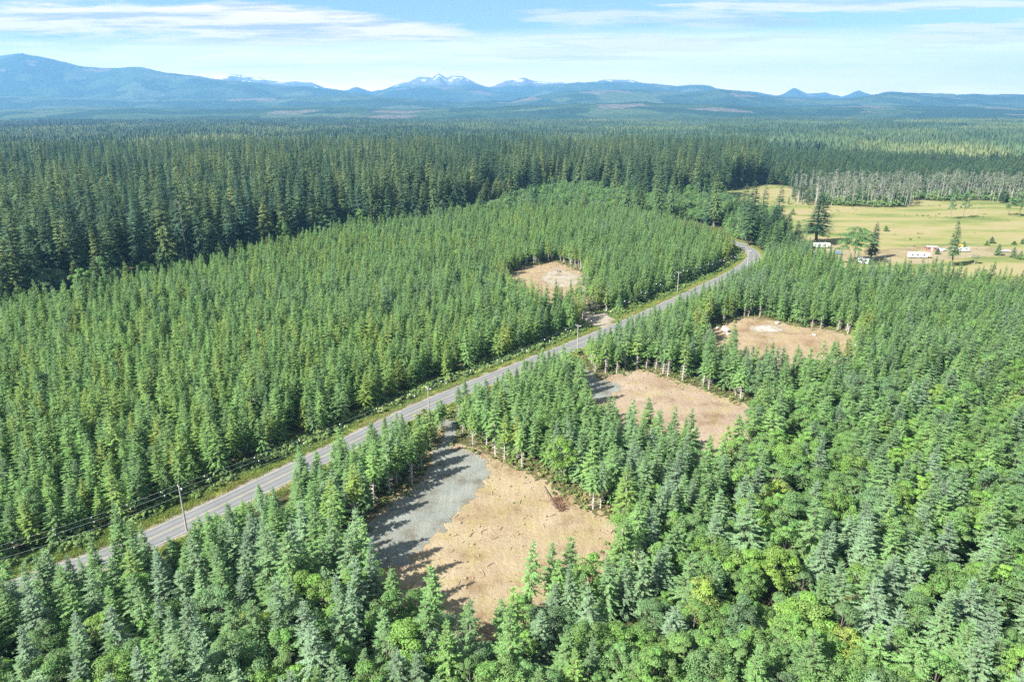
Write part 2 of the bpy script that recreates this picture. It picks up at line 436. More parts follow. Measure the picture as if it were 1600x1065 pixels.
def field_mat():
    m, q, out = newmat('dry_grass_field')
    p = q.n('ShaderNodeNewGeometry').outputs['Position']
    mp = q.n('ShaderNodeMapping', {'Vector': p, 'Scale': (0.35, 1.0, 1)}).outputs[0]
    col = q.ramp(q.noise(mp, 0.035, 6, 0.62), [(0.38, (0.080, 0.115, 0.040)), (0.45, (0.150, 0.165, 0.060)), (0.50, (0.205, 0.190, 0.085)), (0.58, (0.245, 0.200, 0.120))])
    fine = q.noise(p, 0.5, 6, 0.75)
    col = q.mix(q.ramp(fine, [(0.35, (0, 0, 0)), (0.7, (1, 1, 1))]), q.mix(0.5, col, (0.16, 0.17, 0.06)), col)
    b = q.n('ShaderNodeBsdfDiffuse', {'Color': col})
    q.link(b.outputs[0], out.inputs['Surface'])
    return m

def verge_mat():
    m, q, out = newmat('verge_grass_ground')
    p = q.n('ShaderNodeNewGeometry').outputs['Position']
    col = q.ramp(q.noise(p, 0.45, 5, 0.7), [(0.3, (0.12, 0.18, 0.04)), (0.5, (0.19, 0.24, 0.05)), (0.68, (0.27, 0.25, 0.08))])
    b = q.n('ShaderNodeBsdfDiffuse', {'Color': col})
    q.link(b.outputs[0], out.inputs['Surface'])
    return m

def asphalt_mat():
    m, q, out = newmat('worn_asphalt')
    p = q.n('ShaderNodeNewGeometry').outputs['Position']
    uv = q.n('ShaderNodeUVMap').outputs[0]
    x = q.n('ShaderNodeSeparateXYZ', {0: uv}).outputs[0]
    n1 = q.noise(p, 0.25, 5, 0.6); n2 = q.noise(p, 5.0, 4, 0.7)
    col = q.ramp(n1, [(0.3, (0.098, 0.102, 0.104)), (0.7, (0.130, 0.134, 0.136))])
    wheel = q.math('ABSOLUTE', q.math('SUBTRACT', q.math('ABSOLUTE', x), 1.8))     # two worn tracks in each lane
    wheel = q.math('ABSOLUTE', q.math('SUBTRACT', wheel, 0.85))
    wt = q.ramp(wheel, [(0.0, (0.74, 0.74, 0.74)), (0.5, (1.08, 1.08, 1.08))])
    col = q.mix(1.0, col, wt, 'MULTIPLY')
    col = q.mix(q.ramp(n2, [(0.3, (0, 0, 0)), (0.8, (0.3, 0.3, 0.3))]), col, (0.2, 0.2, 0.2))
    b = q.n('ShaderNodeBsdfPrincipled', {'Base Color': col, 'Roughness': 0.85})
    q.link(b.outputs[0], out.inputs['Surface'])
    return m

def strip(name, o0, o1, z, mat, i0=0, i1=None, wob=0.0, kind='structure', uv=False):
    c, n = RC[i0:i1], RN[i0:i1]
    A = c + n * (o0 + (rng.normal(0, wob, len(c)) if wob else np.zeros(len(c))))[:, None]
    B = c + n * (o1 + (rng.normal(0, wob, len(c)) if wob else np.zeros(len(c))))[:, None]
    V = [(*a, z) for a in A] + [(*b, z) for b in B]
    k = len(c); F = [(k + i, k + i + 1, i + 1, i) if o1 < o0 else (i, i + 1, k + i + 1, k + i) for i in range(k - 1)]
    me = mesh(name, V, F, [mat])
    if uv:
        l = me.uv_layers.new(name='UVMap')
        for lp in me.loops: l.data[lp.index].uv = (o0 if lp.vertex_index < k else o1, 0)
    o = obj(name, me); o['kind'] = kind
    return o

g = 17500.0
obj('ground', mesh('ground', [(-g, -1200, 0), (g, -1200, 0), (g, g, 0), (-g, g, 0)], [(0, 1, 2, 3)], [GROUND]))['kind'] = 'structure'
sheet('dry_grass_field', FIELD, 0.02, field_mat(), wob=1.5, sub=6)
sheet('farmyard_earth', RVYARD, 0.04, earth_mat('farmyard_earth', (0.165, 0.145, 0.080), (0.200, 0.170, 0.105), (0.225, 0.190, 0.130), 0.5), wob=1.0, sub=5)
sheet('bare_earth', C1, 0.02, TAN)
sheet('bare_earth', C2, 0.02, ROSY)
sheet('bare_earth', C3, 0.02, earth_mat('orange_bare_earth', (0.195, 0.140, 0.084), (0.218, 0.168, 0.108), (0.232, 0.192, 0.142)))
sheet('bare_earth', C4, 0.02, earth_mat('peach_bare_earth', (0.195, 0.140, 0.084), (0.218, 0.168, 0.108), (0.232, 0.192, 0.142)))
sheet('gravel_pad', PAD1, 0.04, GRAVEL, wob=0.35, sub=0.8)
sheet('gravel_pad', PAD2, 0.04, GRAVEL, wob=0.6)
sheet('gravel_pad', PAD3, 0.04, earth_mat('white_gravel', (0.26, 0.24, 0.21), (0.30, 0.28, 0.25), (0.34, 0.325, 0.30), 1.6, (0.25, 0.23, 0.2)), wob=0.6)
sheet('gravel_pad', PAD4, 0.04, PALEG, wob=0.6)
sheet('gravel_drive', DRIVE1, 0.05, GRAVEL, wob=0.3)
sheet('gravel_drive', DRIVE2, 0.05, GRAVEL, wob=0.3)
sheet('gravel_drive', DRIVE4, 0.05, PALEG, wob=0.4)
VERGE = verge_mat()
strip('road_verge', HALF + 0.6, HALF + 8.0, 0.03, VERGE, wob=0.5)
strip('road_verge', -HALF - 3.2, -HALF - 0.4, 0.03, VERGE, wob=0.4)
SHOULDER = earth_mat('shoulder_gravel', (0.190, 0.161, 0.113), (0.214, 0.190, 0.149), (0.226, 0.208, 0.178), 2.0)
strip('road_shoulder', -HALF - 1.0, HALF + 1.0, 0.07, SHOULDER, wob=0.18)
strip('road', -HALF, HALF, 0.10, asphalt_mat(), uv=True)
YEL = plain('faded_yellow_paint', (0.36, 0.30, 0.14), 0.8, var=0.3, scale=0.7)
WHT = plain('faded_white_paint', (0.34, 0.34, 0.34), 0.8, var=0.3, scale=0.7)
strip('centre_line', -0.07, 0.07, 0.115, YEL)
strip('edge_line', HALF - 0.42, HALF - 0.30, 0.115, WHT)
strip('edge_line', -HALF + 0.30, -HALF + 0.42, 0.115, WHT)

# ------------------------------------------------------------------ placing the trees
T = {k: [] for k in ('kind', 'x', 'y', 'h', 'w', 'yaw', 'tint', 'var')}
def put(kind, X, Y, h, w, tint):
    n = len(X)
    for k, v in (('x', X), ('y', Y), ('h', h), ('w', w), ('tint', tint), ('yaw', rng.uniform(0, 6.283, n)), ('var', rng.integers(0, 1000, n)), ('kind', np.full(n, kind, object))):
        T[k].append(np.broadcast_to(v, (n,)).copy())

def grid(x0, x1, y0, y1, s, jit=0.36):
    X, Y = np.meshgrid(np.arange(x0, x1, s), np.arange(y0, y1, s))
    X = X + ((np.arange(X.shape[0]) % 2) * s / 2)[:, None]
    X = X.ravel() + rng.uniform(-jit, jit, X.size) * s; Y = Y.ravel() + rng.uniform(-jit, jit, Y.size) * s
    return X, Y

road_d = lambda X, Y: dist_line(RC[::3], X, Y)
def road_side(X, Y):
    """+ on the upper-left side of the road"""
    best = np.full(X.shape, 1e9); side = np.zeros(X.shape)
    for c, n in zip(RC[::2], RN[::2]):
        d = np.hypot(X - c[0], Y - c[1]); s = (X - c[0]) * n[0] + (Y - c[1]) * n[1]
        m = d < best; best[m] = d[m]; side[m] = s[m]
    return side
CLEAR = [C1, C2, C3, C4, DRIVE1, DRIVE2, DRIVE4]
def clearing_dist(X, Y):
    d = np.full(X.shape, 1e9)
    for P in CLEAR:
        q = dist_line(P, X, Y, True); q = np.where(inside(P, X, Y), -q, q); d = np.minimum(d, q)
    return d
lback_poly = np.concatenate([LBACK, [gp(1165, 383), (140, 395), (40, 262), (-90, 110), (-180, 0), (-520, 0)]])
wedge = lambda X, Y, m=25: np.abs(X) < Y * 0.80 + m

# left plantation and the right-hand stand
X, Y = grid(-420, 620, 40, 640, 3.8)
k = wedge(X, Y, 30) & (np.hypot(X, Y) > 45); X, Y = X[k], Y[k]
rd = road_d(X, Y); sd = road_side(X, Y); cd = clearing_dist(X, Y)
inL = inside(lback_poly, X, Y) & (sd > HALF + 8.2)
fd = np.where(inside(FIELD, X, Y), -1.0, 1.0)
right_poly = poly((1172, 418), (1195, 398), (1240, 390), (1262, 386), (1320, 404), (1440, 420), (1600, 442), (1980, 470), (2600, 700), (2600, 3000), (-900, 3000), (-700, 1020), (30, 925), (480, 740), (905, 552))
inR = inside(right_poly, X, Y) & (sd < -HALF - 3.4) & (fd > 0)
keep = (inL | inR) & (cd > 1.2) & (rng.random(len(X)) > 0.05)
X, Y, rd, cd, inL = X[keep], Y[keep], rd[keep], cd[keep], inL[keep]
PX, PY, D = proj(X, Y, 8.0)
hn = vnoise(X, Y, 40, 3)
h = np.where(inL, 9.9, 11.0) + 3.2 * hn + rng.normal(0, 1.7, len(X))
h = np.where(rng.random(len(X)) < 0.06, h * rng.uniform(1.05, 1.28, len(X)), h)
h = np.clip(h, 7.0, 18.5)
nv = ~inL & (rd < 26)
lowf = np.where(PX < 235, 1.1, np.where(PX < 440, 0.58, np.where((PX > 690) & (PX < 1120), 0.62, 0.70)))
h = np.where(nv, np.clip(h * (lowf + (1 - lowf) * np.clip((rd - 9) / 20, 0, 1)), 4.5, 18), h)
drop = nv & (rd < np.where(PX < 215, 4, np.where(PX < 430, 11, 8.5))) & (rng.random(len(X)) < 0.8)
fl = ~inL & (PX > 430) & (PX < 690) & (PY > 830) & (PY < 1010)
h = np.where(fl, np.clip(h * 1.2, 11, 17), h)
# broadleaf share
pb = np.full(len(X), 0.025)
lr = np.clip((PX - 1130 + 0.45 * (PY - 560)) / 160, 0, 1) * np.clip((PY - 540) / 120, 0, 1)
pb = np.where(~inL, pb + 0.64 * lr * (0.45 + 0.9 * vnoise(X, Y, 22, 8)), pb)
bl = np.clip((PY - 880) / 90, 0, 1) * (PX < 1130) * ~inL
pb = pb + 0.30 * bl * (0.3 + 1.2 * vnoise(X, Y, 15, 9))
pb = pb + 0.22 * ((cd < 7) & ~inL & (PX > 800)) * (PY > 690)
isb = rng.random(len(X)) < pb
tint = np.where(inL, 0.51 + 0.30 * (vnoise(X, Y, 60, 5) - 0.5), 0.38 + 0.35 * (vnoise(X, Y, 35, 6) - 0.5)) + rng.normal(0, 0.14, len(X))
tint = tint - 0.22 * np.clip((PY - 620) / 250, 0, 1) * (~inL) * rng.uniform(0, 1.6, len(X)) - 0.10 * inL * np.clip((PY - 640) / 200, 0, 1)
tint = tint + 0.25 * (cd < 6) + 0.08 * (inL & (rd < 20))  # sunlit yellow of clearing-edge crowns is put into their tint
tint = np.clip(tint, 0.0, 0.95)
for p in (gp(292, 829), gp(671, 659), gp(902, 551), gp(1058, 458.5), gp(1167, 421)):
    u = np.array(p) / np.hypot(*p); a_ = (X - p[0]) * u[0] + (Y - p[1]) * u[1]; l_ = np.abs((X - p[0]) * u[1] - (Y - p[1]) * u[0])
    drop |= (a_ < 3) & (a_ > -12) & (l_ < 2.3) & ~inL
isb &= ~drop
edge = (cd < 5.5) & (rng.random(len(X)) < 0.9)
con = ~isb & ~drop & (rng.random(len(X)) > np.where(lr > 0.3, 0.45 * (1 - inL), 0.0) * 0.5)
m = con & ~edge
put('young_conifer', X[m], Y[m], h[m], rng.uniform(0.9, 1.18, m.sum()) * np.where(lr[m] > 0.4, 1.2, np.where(~inL[m] & (PY[m] > 640), 1.05, 1.0)), tint[m])
m = con & edge
put('bare_stemmed_conifer', X[m], Y[m], h[m] * 1.0, rng.uniform(0.9, 1.15, m.sum()), tint[m])
m = isb
put('broadleaf_tree', X[m], Y[m], np.clip(h[m] * rng.uniform(0.62, 0.92, m.sum()), 5, 13), rng.uniform(0.85, 1.25, m.sum()), np.clip(rng.normal(0.40, 0.20, m.sum()), 0, 0.85))

# shrubby mixed growth behind the plantation
X, Y = grid(-150, 420, 420, 1000, 6.5)
sh = inside(SHRUB, X, Y) & (road_d(X, Y) > 8) & ~inside(FIELD, X, Y) & ~inside(lback_poly, X, Y)
X1, Y1 = X[sh], Y[sh]; b = rng.random(len(X1)) < 0.6
put('broadleaf_tree', X1[b], Y1[b], rng.uniform(6, 12, b.sum()), rng.uniform(1.1, 1.8, b.sum()), np.clip(rng.normal(0.3, 0.2, b.sum()), 0, 0.8))
put('young_conifer', X1[~b], Y1[~b], rng.uniform(8, 16, (~b).sum()), rng.uniform(1.1, 1.5, (~b).sum()), rng.uniform(0.25, 0.6, (~b).sum()))

# mixed stand between the road bend and the field
X, Y = grid(100, 260, 380, 640, 4.6)
MS = poly((1190, 404), (1200, 388), (1182, 384), (1165, 378), (1140, 370), (1128, 352), (1150, 338), (1200, 345), (1218, 352), (1240, 372), (1262, 386), (1255, 398), (1225, 402))
k = inside(MS, X, Y) & (road_d(X, Y) > 6.5) & ~inside(FIELD, X, Y) & ~inside(right_poly, X, Y)
X1, Y1 = X[k], Y[k]; b = rng.random(len(X1)) < 0.2
put('broadleaf_tree', X1[b], Y1[b], rng.uniform(7, 12, b.sum()), rng.uniform(1.1, 1.6, b.sum()), rng.uniform(0.1, 0.5, b.sum()))
put('young_conifer', X1[~b], Y1[~b], rng.uniform(10, 19, (~b).sum()), rng.uniform(1.1, 1.4, (~b).sum()), rng.uniform(0.3, 0.65, (~b).sum()))

# old tall forest, out to 1.3 km
X, Y = grid(-1250, 1250, 280, 1320, 8.8)
k = wedge(X, Y, 40) & (Y > 0) & (np.hypot(X, Y) < 1320)
X, Y = X[k], Y[k]
k = ~inside(lback_poly, X, Y) & ~inside(right_poly, X, Y) & ~inside(SHRUB, X, Y) & ~inside(FIELD, X, Y) & (road_d(X, Y) > 9)
X, Y = X[k], Y[k]
PX, PY, D = proj(X, Y, 0.0)
snagzone = (PX > 1225) & (PY > 296)
east = (PX > 1190) & (PY < 300)
front = (PX > 1120) & (PX < 1262) & (PY > 330)
hh = 31 + 13 * vnoise(X, Y, 45, 12) + rng.normal(0, 4.8, len(X)) - 5 * np.clip((D - 600) / 500, 0, 1)
hh = np.where(east, 17 + 6 * vnoise(X, Y, 90, 13) + rng.normal(0, 1.6, len(X)), hh)
lown = vnoise(X, Y, 85, 17); low = (lown < 0.30) & ~east & (D > 560)
fe = dist_line(lback_poly[:14], X, Y)
hh = np.where((fe < 30) & ~east & (rng.random(len(X)) < 0.55), hh * rng.uniform(0.42, 0.95, len(X)), hh)
hh = np.where(low, hh * 0.55, hh)
big = (rng.random(len(X)) < 0.07) & ~east
hh = np.where(big, hh * 1.18, hh)
tt = np.clip(0.48 + 0.25 * low + 0.6 * (vnoise(X, Y, 50, 14) - 0.5) + rng.normal(0, 0.22, len(X)), 0, 1)
thin = np.where(east, 0.02, np.where(vnoise(X, Y, 30, 18) < 0.28, 0.55, 0.12))
k = ~snagzone & ~front & (rng.random(len(X)) > thin)
bb = k & ~east & (rng.random(len(X)) < np.where(low, 0.30, np.where(fe < 14, 0.22, 0.03)))
put('broadleaf_tree', X[bb], Y[bb], np.clip(hh[bb] * 0.55, 7, 19), rng.uniform(0.9, 1.4, bb.sum()), rng.uniform(0.0, 0.6, bb.sum()))
k = k & ~bb
put('tall_conifer', X[k], Y[k], hh[k], (38 / hh[k]) ** 0.6 * rng.uniform(0.85, 1.4, k.sum()) * np.where(east[k], 0.8, 1.0), np.where(east[k], tt[k] * 0.5 + 0.2, tt[k]))

for k in T: T[k] = np.concatenate(T[k])
N = len(T['x'])
print('trees', N, {k: int((T['kind'] == k).sum()) for k in set(T['kind'])})

# ------------------------------------------------------------------ instanced masses
def mass(name, protos, X, Y, Z, yaw, sx, sz, tint, idx, tilt=0.0, **kw):
    """ONE object that carries a whole mass, its members drawn from the given meshes"""
    n = len(X)
    me = bpy.data.meshes.new(name)
    me.from_pydata(np.stack([X, Y, Z], 1).tolist(), [], [])
    for nm, v in (('yaw', yaw), ('tilt', rng.normal(0, 1, n) * tilt), ('sx', sx), ('sz', sz), ('tint', tint)):
        me.attributes.new(nm, 'FLOAT', 'POINT').data.foreach_set('value', np.ascontiguousarray(np.broadcast_to(v, (n,)), dtype=np.float32))
    me.attributes.new('idx', 'INT', 'POINT').data.foreach_set('value', np.ascontiguousarray(idx, dtype=np.int32))
    for p in protos[:1]:
        for m_ in p.materials: me.materials.append(m_)
    o = obj(name, me)
    t = bpy.data.node_groups.new(name, 'GeometryNodeTree')
    t.interface.new_socket('Geometry', in_out='INPUT', socket_type='NodeSocketGeometry')
    t.interface.new_socket('Geometry', in_out='OUTPUT', socket_type='NodeSocketGeometry')
    q = NT(t)
    gi = q.n('NodeGroupInput'); go = q.n('NodeGroupOutput')
    jn = q.n('GeometryNodeJoinGeometry')
    for p in protos:
        po = bpy.data.objects.new(name + '_source', p)
        oi = q.n('GeometryNodeObjectInfo', {'Object': po}, transform_space='ORIGINAL')
        g2 = q.n('GeometryNodeGeometryToInstance', {0: oi.outputs['Geometry']})
        q.link(g2.outputs[0], jn.inputs[0])
    at = lambda nm, ty='FLOAT': q.n('GeometryNodeInputNamedAttribute', {'Name': nm}, data_type=ty).outputs[0]
    rot = q.n('ShaderNodeCombineXYZ', {'X': at('tilt'), 'Z': at('yaw')})
    scl = q.n('ShaderNodeCombineXYZ', {'X': at('sx'), 'Y': at('sx'), 'Z': at('sz')})
    ip = q.n('GeometryNodeInstanceOnPoints', {'Points': gi.outputs[0], 'Instance': jn.outputs[0], 'Pick Instance': True, 'Instance Index': at('idx', 'INT'), 'Rotation': rot.outputs[0], 'Scale': scl.outputs[0]})
    q.link(ip.outputs[0], go.inputs[0])
    o.modifiers.new('spread', 'NODES').node_group = t
    return tag(o, kind='stuff', **kw)

# the trees that show largest in the picture stand as single things
_, ty_, D = proj(T['x'], T['y'], T['h'])
PXm, PYm, _ = proj(T['x'], T['y'], T['h'] * 0.6)
PXb, PYb, _ = proj(T['x'], T['y'], np.zeros(N))
vis = (PXm > -10) & (PXm < 1610) & (PYm < 1068) & (PYm > 150) & (D > 30)
size = T['h'] * FPX / D * vis
single = np.zeros(N, bool)
LIM = {'young_conifer': 290, 'bare_stemmed_conifer': 230, 'broadleaf_tree': 290, 'tall_conifer': 280}
for kd, lim in LIM.items():
    i = np.nonzero((T['kind'] == kd) & vis)[0]
    single[i[np.argsort(-size[i])[:lim]]] = True

MASSNAME = {'young_conifer': 'young_conifer_forest', 'bare_stemmed_conifer': 'bare_stemmed_forest', 'broadleaf_tree': 'broadleaf_forest', 'tall_conifer': 'tall_conifer_forest'}
MASSLAB = {'young_conifer': 'young green conifer plantation packed on both sides of the road', 'bare_stemmed_conifer': 'farther bare-stemmed conifers lining the edges of the clearings',
           'broadleaf_tree': 'farther leafy broadleaf trees and shrubs mixed among the conifers', 'tall_conifer': 'tall dark conifer forest stretching away behind the plantation'}
for kd in LIM:
    m = (T['kind'] == kd) & ~single
    P = PROTO[kd]; H0 = np.array([p[3] for p in P])
    v = T['var'][m] % len(P); s = T['h'][m] / H0[0]
    mass(MASSNAME[kd], [p[2] for p in P], T['x'][m], T['y'][m], np.zeros(m.sum()), T['yaw'][m], s ** 0.5 * T['w'][m], s, T['tint'][m], v, tilt=0.035, label=MASSLAB[kd], cat='forest')

GROUPS = {'young_conifer': 'young conifers of the plantation', 'bare_stemmed_conifer': 'conifers along the clearing edges', 'broadleaf_tree': 'broadleaf trees among the conifers', 'tall_conifer': 'tall conifers of the old forest edge'}
def plant(kd, i_var, x, y, h, w, yaw, tint, label, cat, group=None, name=None):
    P = PROTO[kd][i_var % len(PROTO[kd])]
    s = h / P[3]
    o = empty(name or kd, (x, y, 0), yaw, (s ** 0.5 * w, s ** 0.5 * w, s), label=label, cat=cat, group=group)
    o.rotation_euler = (0.035 * math.sin(x * 12.9 + y * 7.1), 0.03 * math.cos(x * 5.3 - y * 9.7), yaw)
    c = obj('crown', P[0], o); c['tint'] = float(tint); t = obj('trunk', P[1], o); t['tint'] = float(tint)
    return o
# every tree says which one it is: its colour, where it stands, and its turn along that place
ORD = 'first second third fourth fifth sixth seventh eighth ninth tenth eleventh twelfth thirteenth fourteenth fifteenth sixteenth seventeenth eighteenth nineteenth twentieth'.split()
SDN = road_side(T['x'], T['y'])
CDn = {nm: np.where(inside(P, T['x'], T['y']), 0, dist_line(P, T['x'], T['y'], True)) for nm, P in (('tan', C1), ('rosy', C2), ('orange', C3), ('peach', C4))}
def place(i):
    px, py, kd = PXm[i], PYm[i], T['kind'][i]
    near = min(CDn, key=lambda q_: CDn[q_][i])
    if kd == 'tall_conifer':
        if py < 262: return 'deep in the dark old forest'
        x_ = ('at left end', 'left of middle', 'along the middle', 'right of middle', 'at right end')[int(np.clip(px / 230, 0, 4))]
        return x_ + ' of old forest edge'
    if SDN[i] > 0:
        if CDn['peach'][i] < 16: return 'around the clearing across the road'
        s = 'across the road' if SDN[i] < 22 else 'deeper in the plantation'
        return s + (' short of nearest pole' if px < 283 else ' between first two poles' if px < 668 else ' beyond second pole')
    if CDn[near][i] < 8:
        if near == 'tan': 
            if SDN[i] > -32 and px < 720: return 'between road and gravel pad'
            return 'behind the tan clearing' if py < 800 and px > 700 else 'on the near side of the tan clearing'
        return 'on the near side of the %s clearing' % near if (py > {'rosy': 632, 'orange': 528, 'peach': 430}[near]) else 'behind the %s clearing' % near
    if SDN[i] > -22 and py > 600: return 'along the near verge'
    if py > 985: return 'at the bottom edge, ' + ('left' if px < 530 else 'centre' if px < 1060 else 'right')
    if px < 540: return 'below the road at lower left'
    if px > 1330: return 'low on the far right side' if py > 760 else 'high on the far right side'
    if px > 1060: return 'below the rosy clearing' if py < 800 else 'in the mixed lower right woods'
    return 'between the tan and rosy clearings' if py < 780 else 'in front of the tan clearing'
def tone(i):
    t = T['tint'][i]
    if T['kind'][i] == 'broadleaf_tree': return 'dull' if t < 0.33 else 'fresh-green' if t < 0.58 else 'bright' if t < 0.8 else 'yellow-green'
    if T['kind'][i] == 'tall_conifer': return 'dark' if t < 0.25 else 'mid-dark' if t < 0.5 else 'olive'
    return 'silvery' if t < 0.2 else 'blue-green' if t < 0.38 else 'mid-green' if t < 0.55 else 'yellowish'
NOUN = {'young_conifer': 'young conifer', 'bare_stemmed_conifer': 'bare-stemmed conifer', 'broadleaf_tree': 'broadleaf tree', 'tall_conifer': 'old conifer'}
LABEL = {}
cells = {}
for i in np.nonzero(single)[0]: cells.setdefault((T['kind'][i], place(i), tone(i)), []).append(i)
def split(words_, ids, depth=0):
    """a crowd of look-alikes is told apart by height, then by nearness, then by its turn from the left"""
    if len(ids) > 8 and depth < 2:
        key = T['h'] if depth == 0 else PYb
        md = np.median(key[ids])
        hi = [j for j in ids if key[j] > md]; lo = [j for j in ids if key[j] <= md]
        a_, b_ = (('taller', 'shorter'), ('nearer', 'farther'))[depth]
        split([a_] + words_, hi, depth + 1); split([b_] + words_, lo, depth + 1)
        return
    ids = sorted(ids, key=lambda j: PXm[j])
    for n_, j in enumerate(ids):
        LABEL[j] = ' '.join(words_) + (', %s from left' % ORD[n_] if len(ids) > 1 and n_ < 20 else '')
for (kd, pl_, tn_), ids in cells.items(): split([tn_, NOUN[kd], pl_], ids)
for i in np.nonzero(single)[0]:
    kd = T['kind'][i]
    plant(kd, T['var'][i], T['x'][i], T['y'][i], T['h'][i], T['w'][i], T['yaw'][i], T['tint'][i], LABEL[i], 'tree', GROUPS[kd])

# ------------------------------------------------------------------ trees one can point to: field, road bend, alder row
def at_px(kd, px, by, ty, w, tint, label, cat='tree', group=None, name=None, var=0, minh=None):
    x, y = gp(px, by)
    b = (CY - ty) / FPX
    h = CAMH + math.hypot(y, 0) * (-SP + b * CP) / (CP + b * SP)
    if minh: h = max(h, minh)
    return plant(kd, var, x, y, h, w, (px * 7.3) % 6.28, tint, label, cat, group, name)

FT = 'trees scattered over the dry field'
at_px('tall_conifer', 1274, 381, 302, 2.1, 0.2, 'broad dark conifer casting a long shadow beside the white caravans', group=FT, var=1)
at_px('broadleaf_tree', 1334, 412, 350, 1.75, 0.22, 'large round leafy tree between the caravans at the field edge', group=FT, var=3)
at_px('tall_conifer', 1361, 405, 347, 1.2, 0.05, 'slim dark conifer touching the large round leafy tree', group=FT, var=0)
at_px('tall_conifer', 1486, 416, 343, 1.05, 0.55, 'ragged tall conifer standing beside the red-brown shed', group=FT, var=3)
at_px('broadleaf_tree', 1484, 342, 300, 0.62, 0.1, 'narrow ragged tree alone in the field above the shed', group=FT, var=0)
at_px('broadleaf_tree', 1505, 341, 293, 0.85, 0.15, 'leafy leaning tree with a shadow, alone in the middle field', group=FT, var=2)
at_px('pale_alder', 1523, 337, 297, 0.7, 0.5, 'thin bare dead tree alone in the middle of the field', group=FT, var=3)
at_px('broadleaf_tree', 1592, 338, 296, 1.3, 0.25, 'bushy broadleaf clump on pale stems where the alder row reaches the field', group=FT, var=1)
at_px('broadleaf_tree', 1575, 336, 305, 1.0, 0.35, 'smaller leafy tree beside the bushy clump at the alder row', group=FT, var=0)
SMALL = [(1549, 380, 369, 1.7, 0.2, 'small dark conifer beyond the white flat trailer in the field'), (1541, 383, 375, 1.6, 0.7, 'tiny pale conifer touching a darker one in the field'),
         (1559, 399, 380, 1.6, 0.3, 'pointed young conifer just beside the white flat trailer'), (1584, 382, 376, 2.0, 0.4, 'lone low conifer in the field beyond the pair of young conifers'),
         (1583, 402, 385, 1.6, 0.25, 'taller of the pair of young conifers in the dry field'), (1593, 405, 391, 1.6, 0.4, 'shorter of the pair of young conifers in the dry field'),
         (1597, 381, 372, 1.6, 0.3, 'small conifer cut by the right edge of the photo, in the field'), (1505, 386, 376, 1.5, 0.6, 'little green conifer next to the yellow covered heap'),
         (1464, 397, 388, 1.6, 0.2, 'low bushy conifer below the red-brown shed'), (1384, 361, 352, 1.8, 0.6, 'solitary small green conifer in the open field beyond the slim dark one'),
         (1238, 335, 325, 1.8, 0.3, 'small conifer in the narrow west end of the field'), (1232, 319, 306, 1.2, 0.4, 'slender conifer by the shadowed west corner of the field')]
for q in SMALL: at_px('young_conifer', *q[:5], q[5], group=FT, name='young_conifer', var=q[0] % 5)
at_px('pale_alder', 1522, 412, 396, 2.2, 0.6, 'grey leafless bush-like tree beside the conifers at the near field edge', group=FT, var=1)
BEND = 'dark conifers behind the road bend'
for j, (px, by, ty, w_, t_, lab) in enumerate([
        (1160, 366, 288, 1.0, 0.25, 'tallest dark conifer rising beside the small utility pole at the road bend'), (1172, 372, 283, 1.05, 0.15, 'dark conifer with the highest tip in the clump behind the road bend'),
        (1187, 376, 288, 1.0, 0.3, 'dark conifer in the clump behind the bend, with the field beyond it'), (1168, 384, 312, 1.05, 0.4, 'shorter green conifer at the near foot of the clump behind the bend'),
        (1211, 368, 291, 0.85, 0.1, 'narrow dark conifer apart from the clump, in front of the field'), (1226, 384, 332, 1.1, 0.35, 'medium conifer between the narrow dark one and the broad dark one'),
        (1205, 386, 322, 1.05, 0.3, 'medium conifer below the narrow dark one near the road bend'), (1243, 391, 345, 1.1, 0.45, 'lower green conifer next to the caravan yard near the bend'),
        (1150, 352, 300, 0.9, 0.4, 'green conifer just west of the tall clump, over the hidden road'), (1138, 348, 305, 0.9, 0.55, 'light green conifer over the hidden road, farthest from the tall clump'),
        (1195, 390, 340, 1.15, 0.5, 'lit conifer on the outside of the road bend'), (1216, 397, 352, 1.1, 0.5, 'bushy conifer behind the pale shoulder of the road bend'), (1232, 402, 362, 1.1, 0.55, 'low conifer south of the caravan yard near the bend'),
        (1180, 380, 330, 1.1, 0.2, 'dark understorey conifer in the middle of the clump behind the bend')]):
    at_px('tall_conifer', px, by, ty, w_ * 1.45, t_, lab, group=BEND, var=j)
# row of pale alders and dead trees behind the field
SNAG = poly((1232, 318), (1262, 322), (1299, 321), (1360, 323.5), (1420, 323.5), (1432, 311), (1470, 314), (1531, 312), (1565, 318), (1610, 318), (1720, 322), (1720, 301), (1600, 299), (1440, 296), (1300, 298), (1240, 300))
X, Y = grid(150, 700, 560, 840, 6.6)
k = inside(SNAG, X, Y); X, Y = X[k], Y[k]
PXs, PYs, Ds = proj(X, Y, np.zeros(len(X)))
k = (PXs < 1625) & (rng.random(len(X)) < 0.92); X, Y, PXs, PYs = X[k], Y[k], PXs[k], PYs[k]
print('alder row', len(X))
for i in range(len(X)):
    hh_ = rng.uniform(13, 25); u_ = rng.random()
    if u_ < 0.27:
        j = rng.integers(0, 4); s = hh_ / 24
        o = empty('dead_tree', (X[i], Y[i], 0), rng.uniform(0, 6.28), (s, s, s), label='bare pale dead tree in the dense grey row behind the dry field', cat='tree', group='bare dead trees in the grey row')
        obj('trunk', dead[j], o)
    elif u_ < 0.90:
        plant('pale_alder', int(rng.integers(0, 4)), X[i], Y[i], hh_, rng.uniform(0.8, 1.2), rng.uniform(0, 6.28), rng.uniform(0, 0.8), 'thin-leaved pale-trunked alder in the dense grey row behind the dry field', 'tree', 'pale alders in the grey row')
    else:
        plant('tall_conifer', int(rng.integers(0, 5)), X[i], Y[i], hh_ * 0.9, 0.8, 0.0, 0.3, 'dark conifer squeezed among the pale alders behind the dry field', 'tree', 'dark conifers in the grey row')
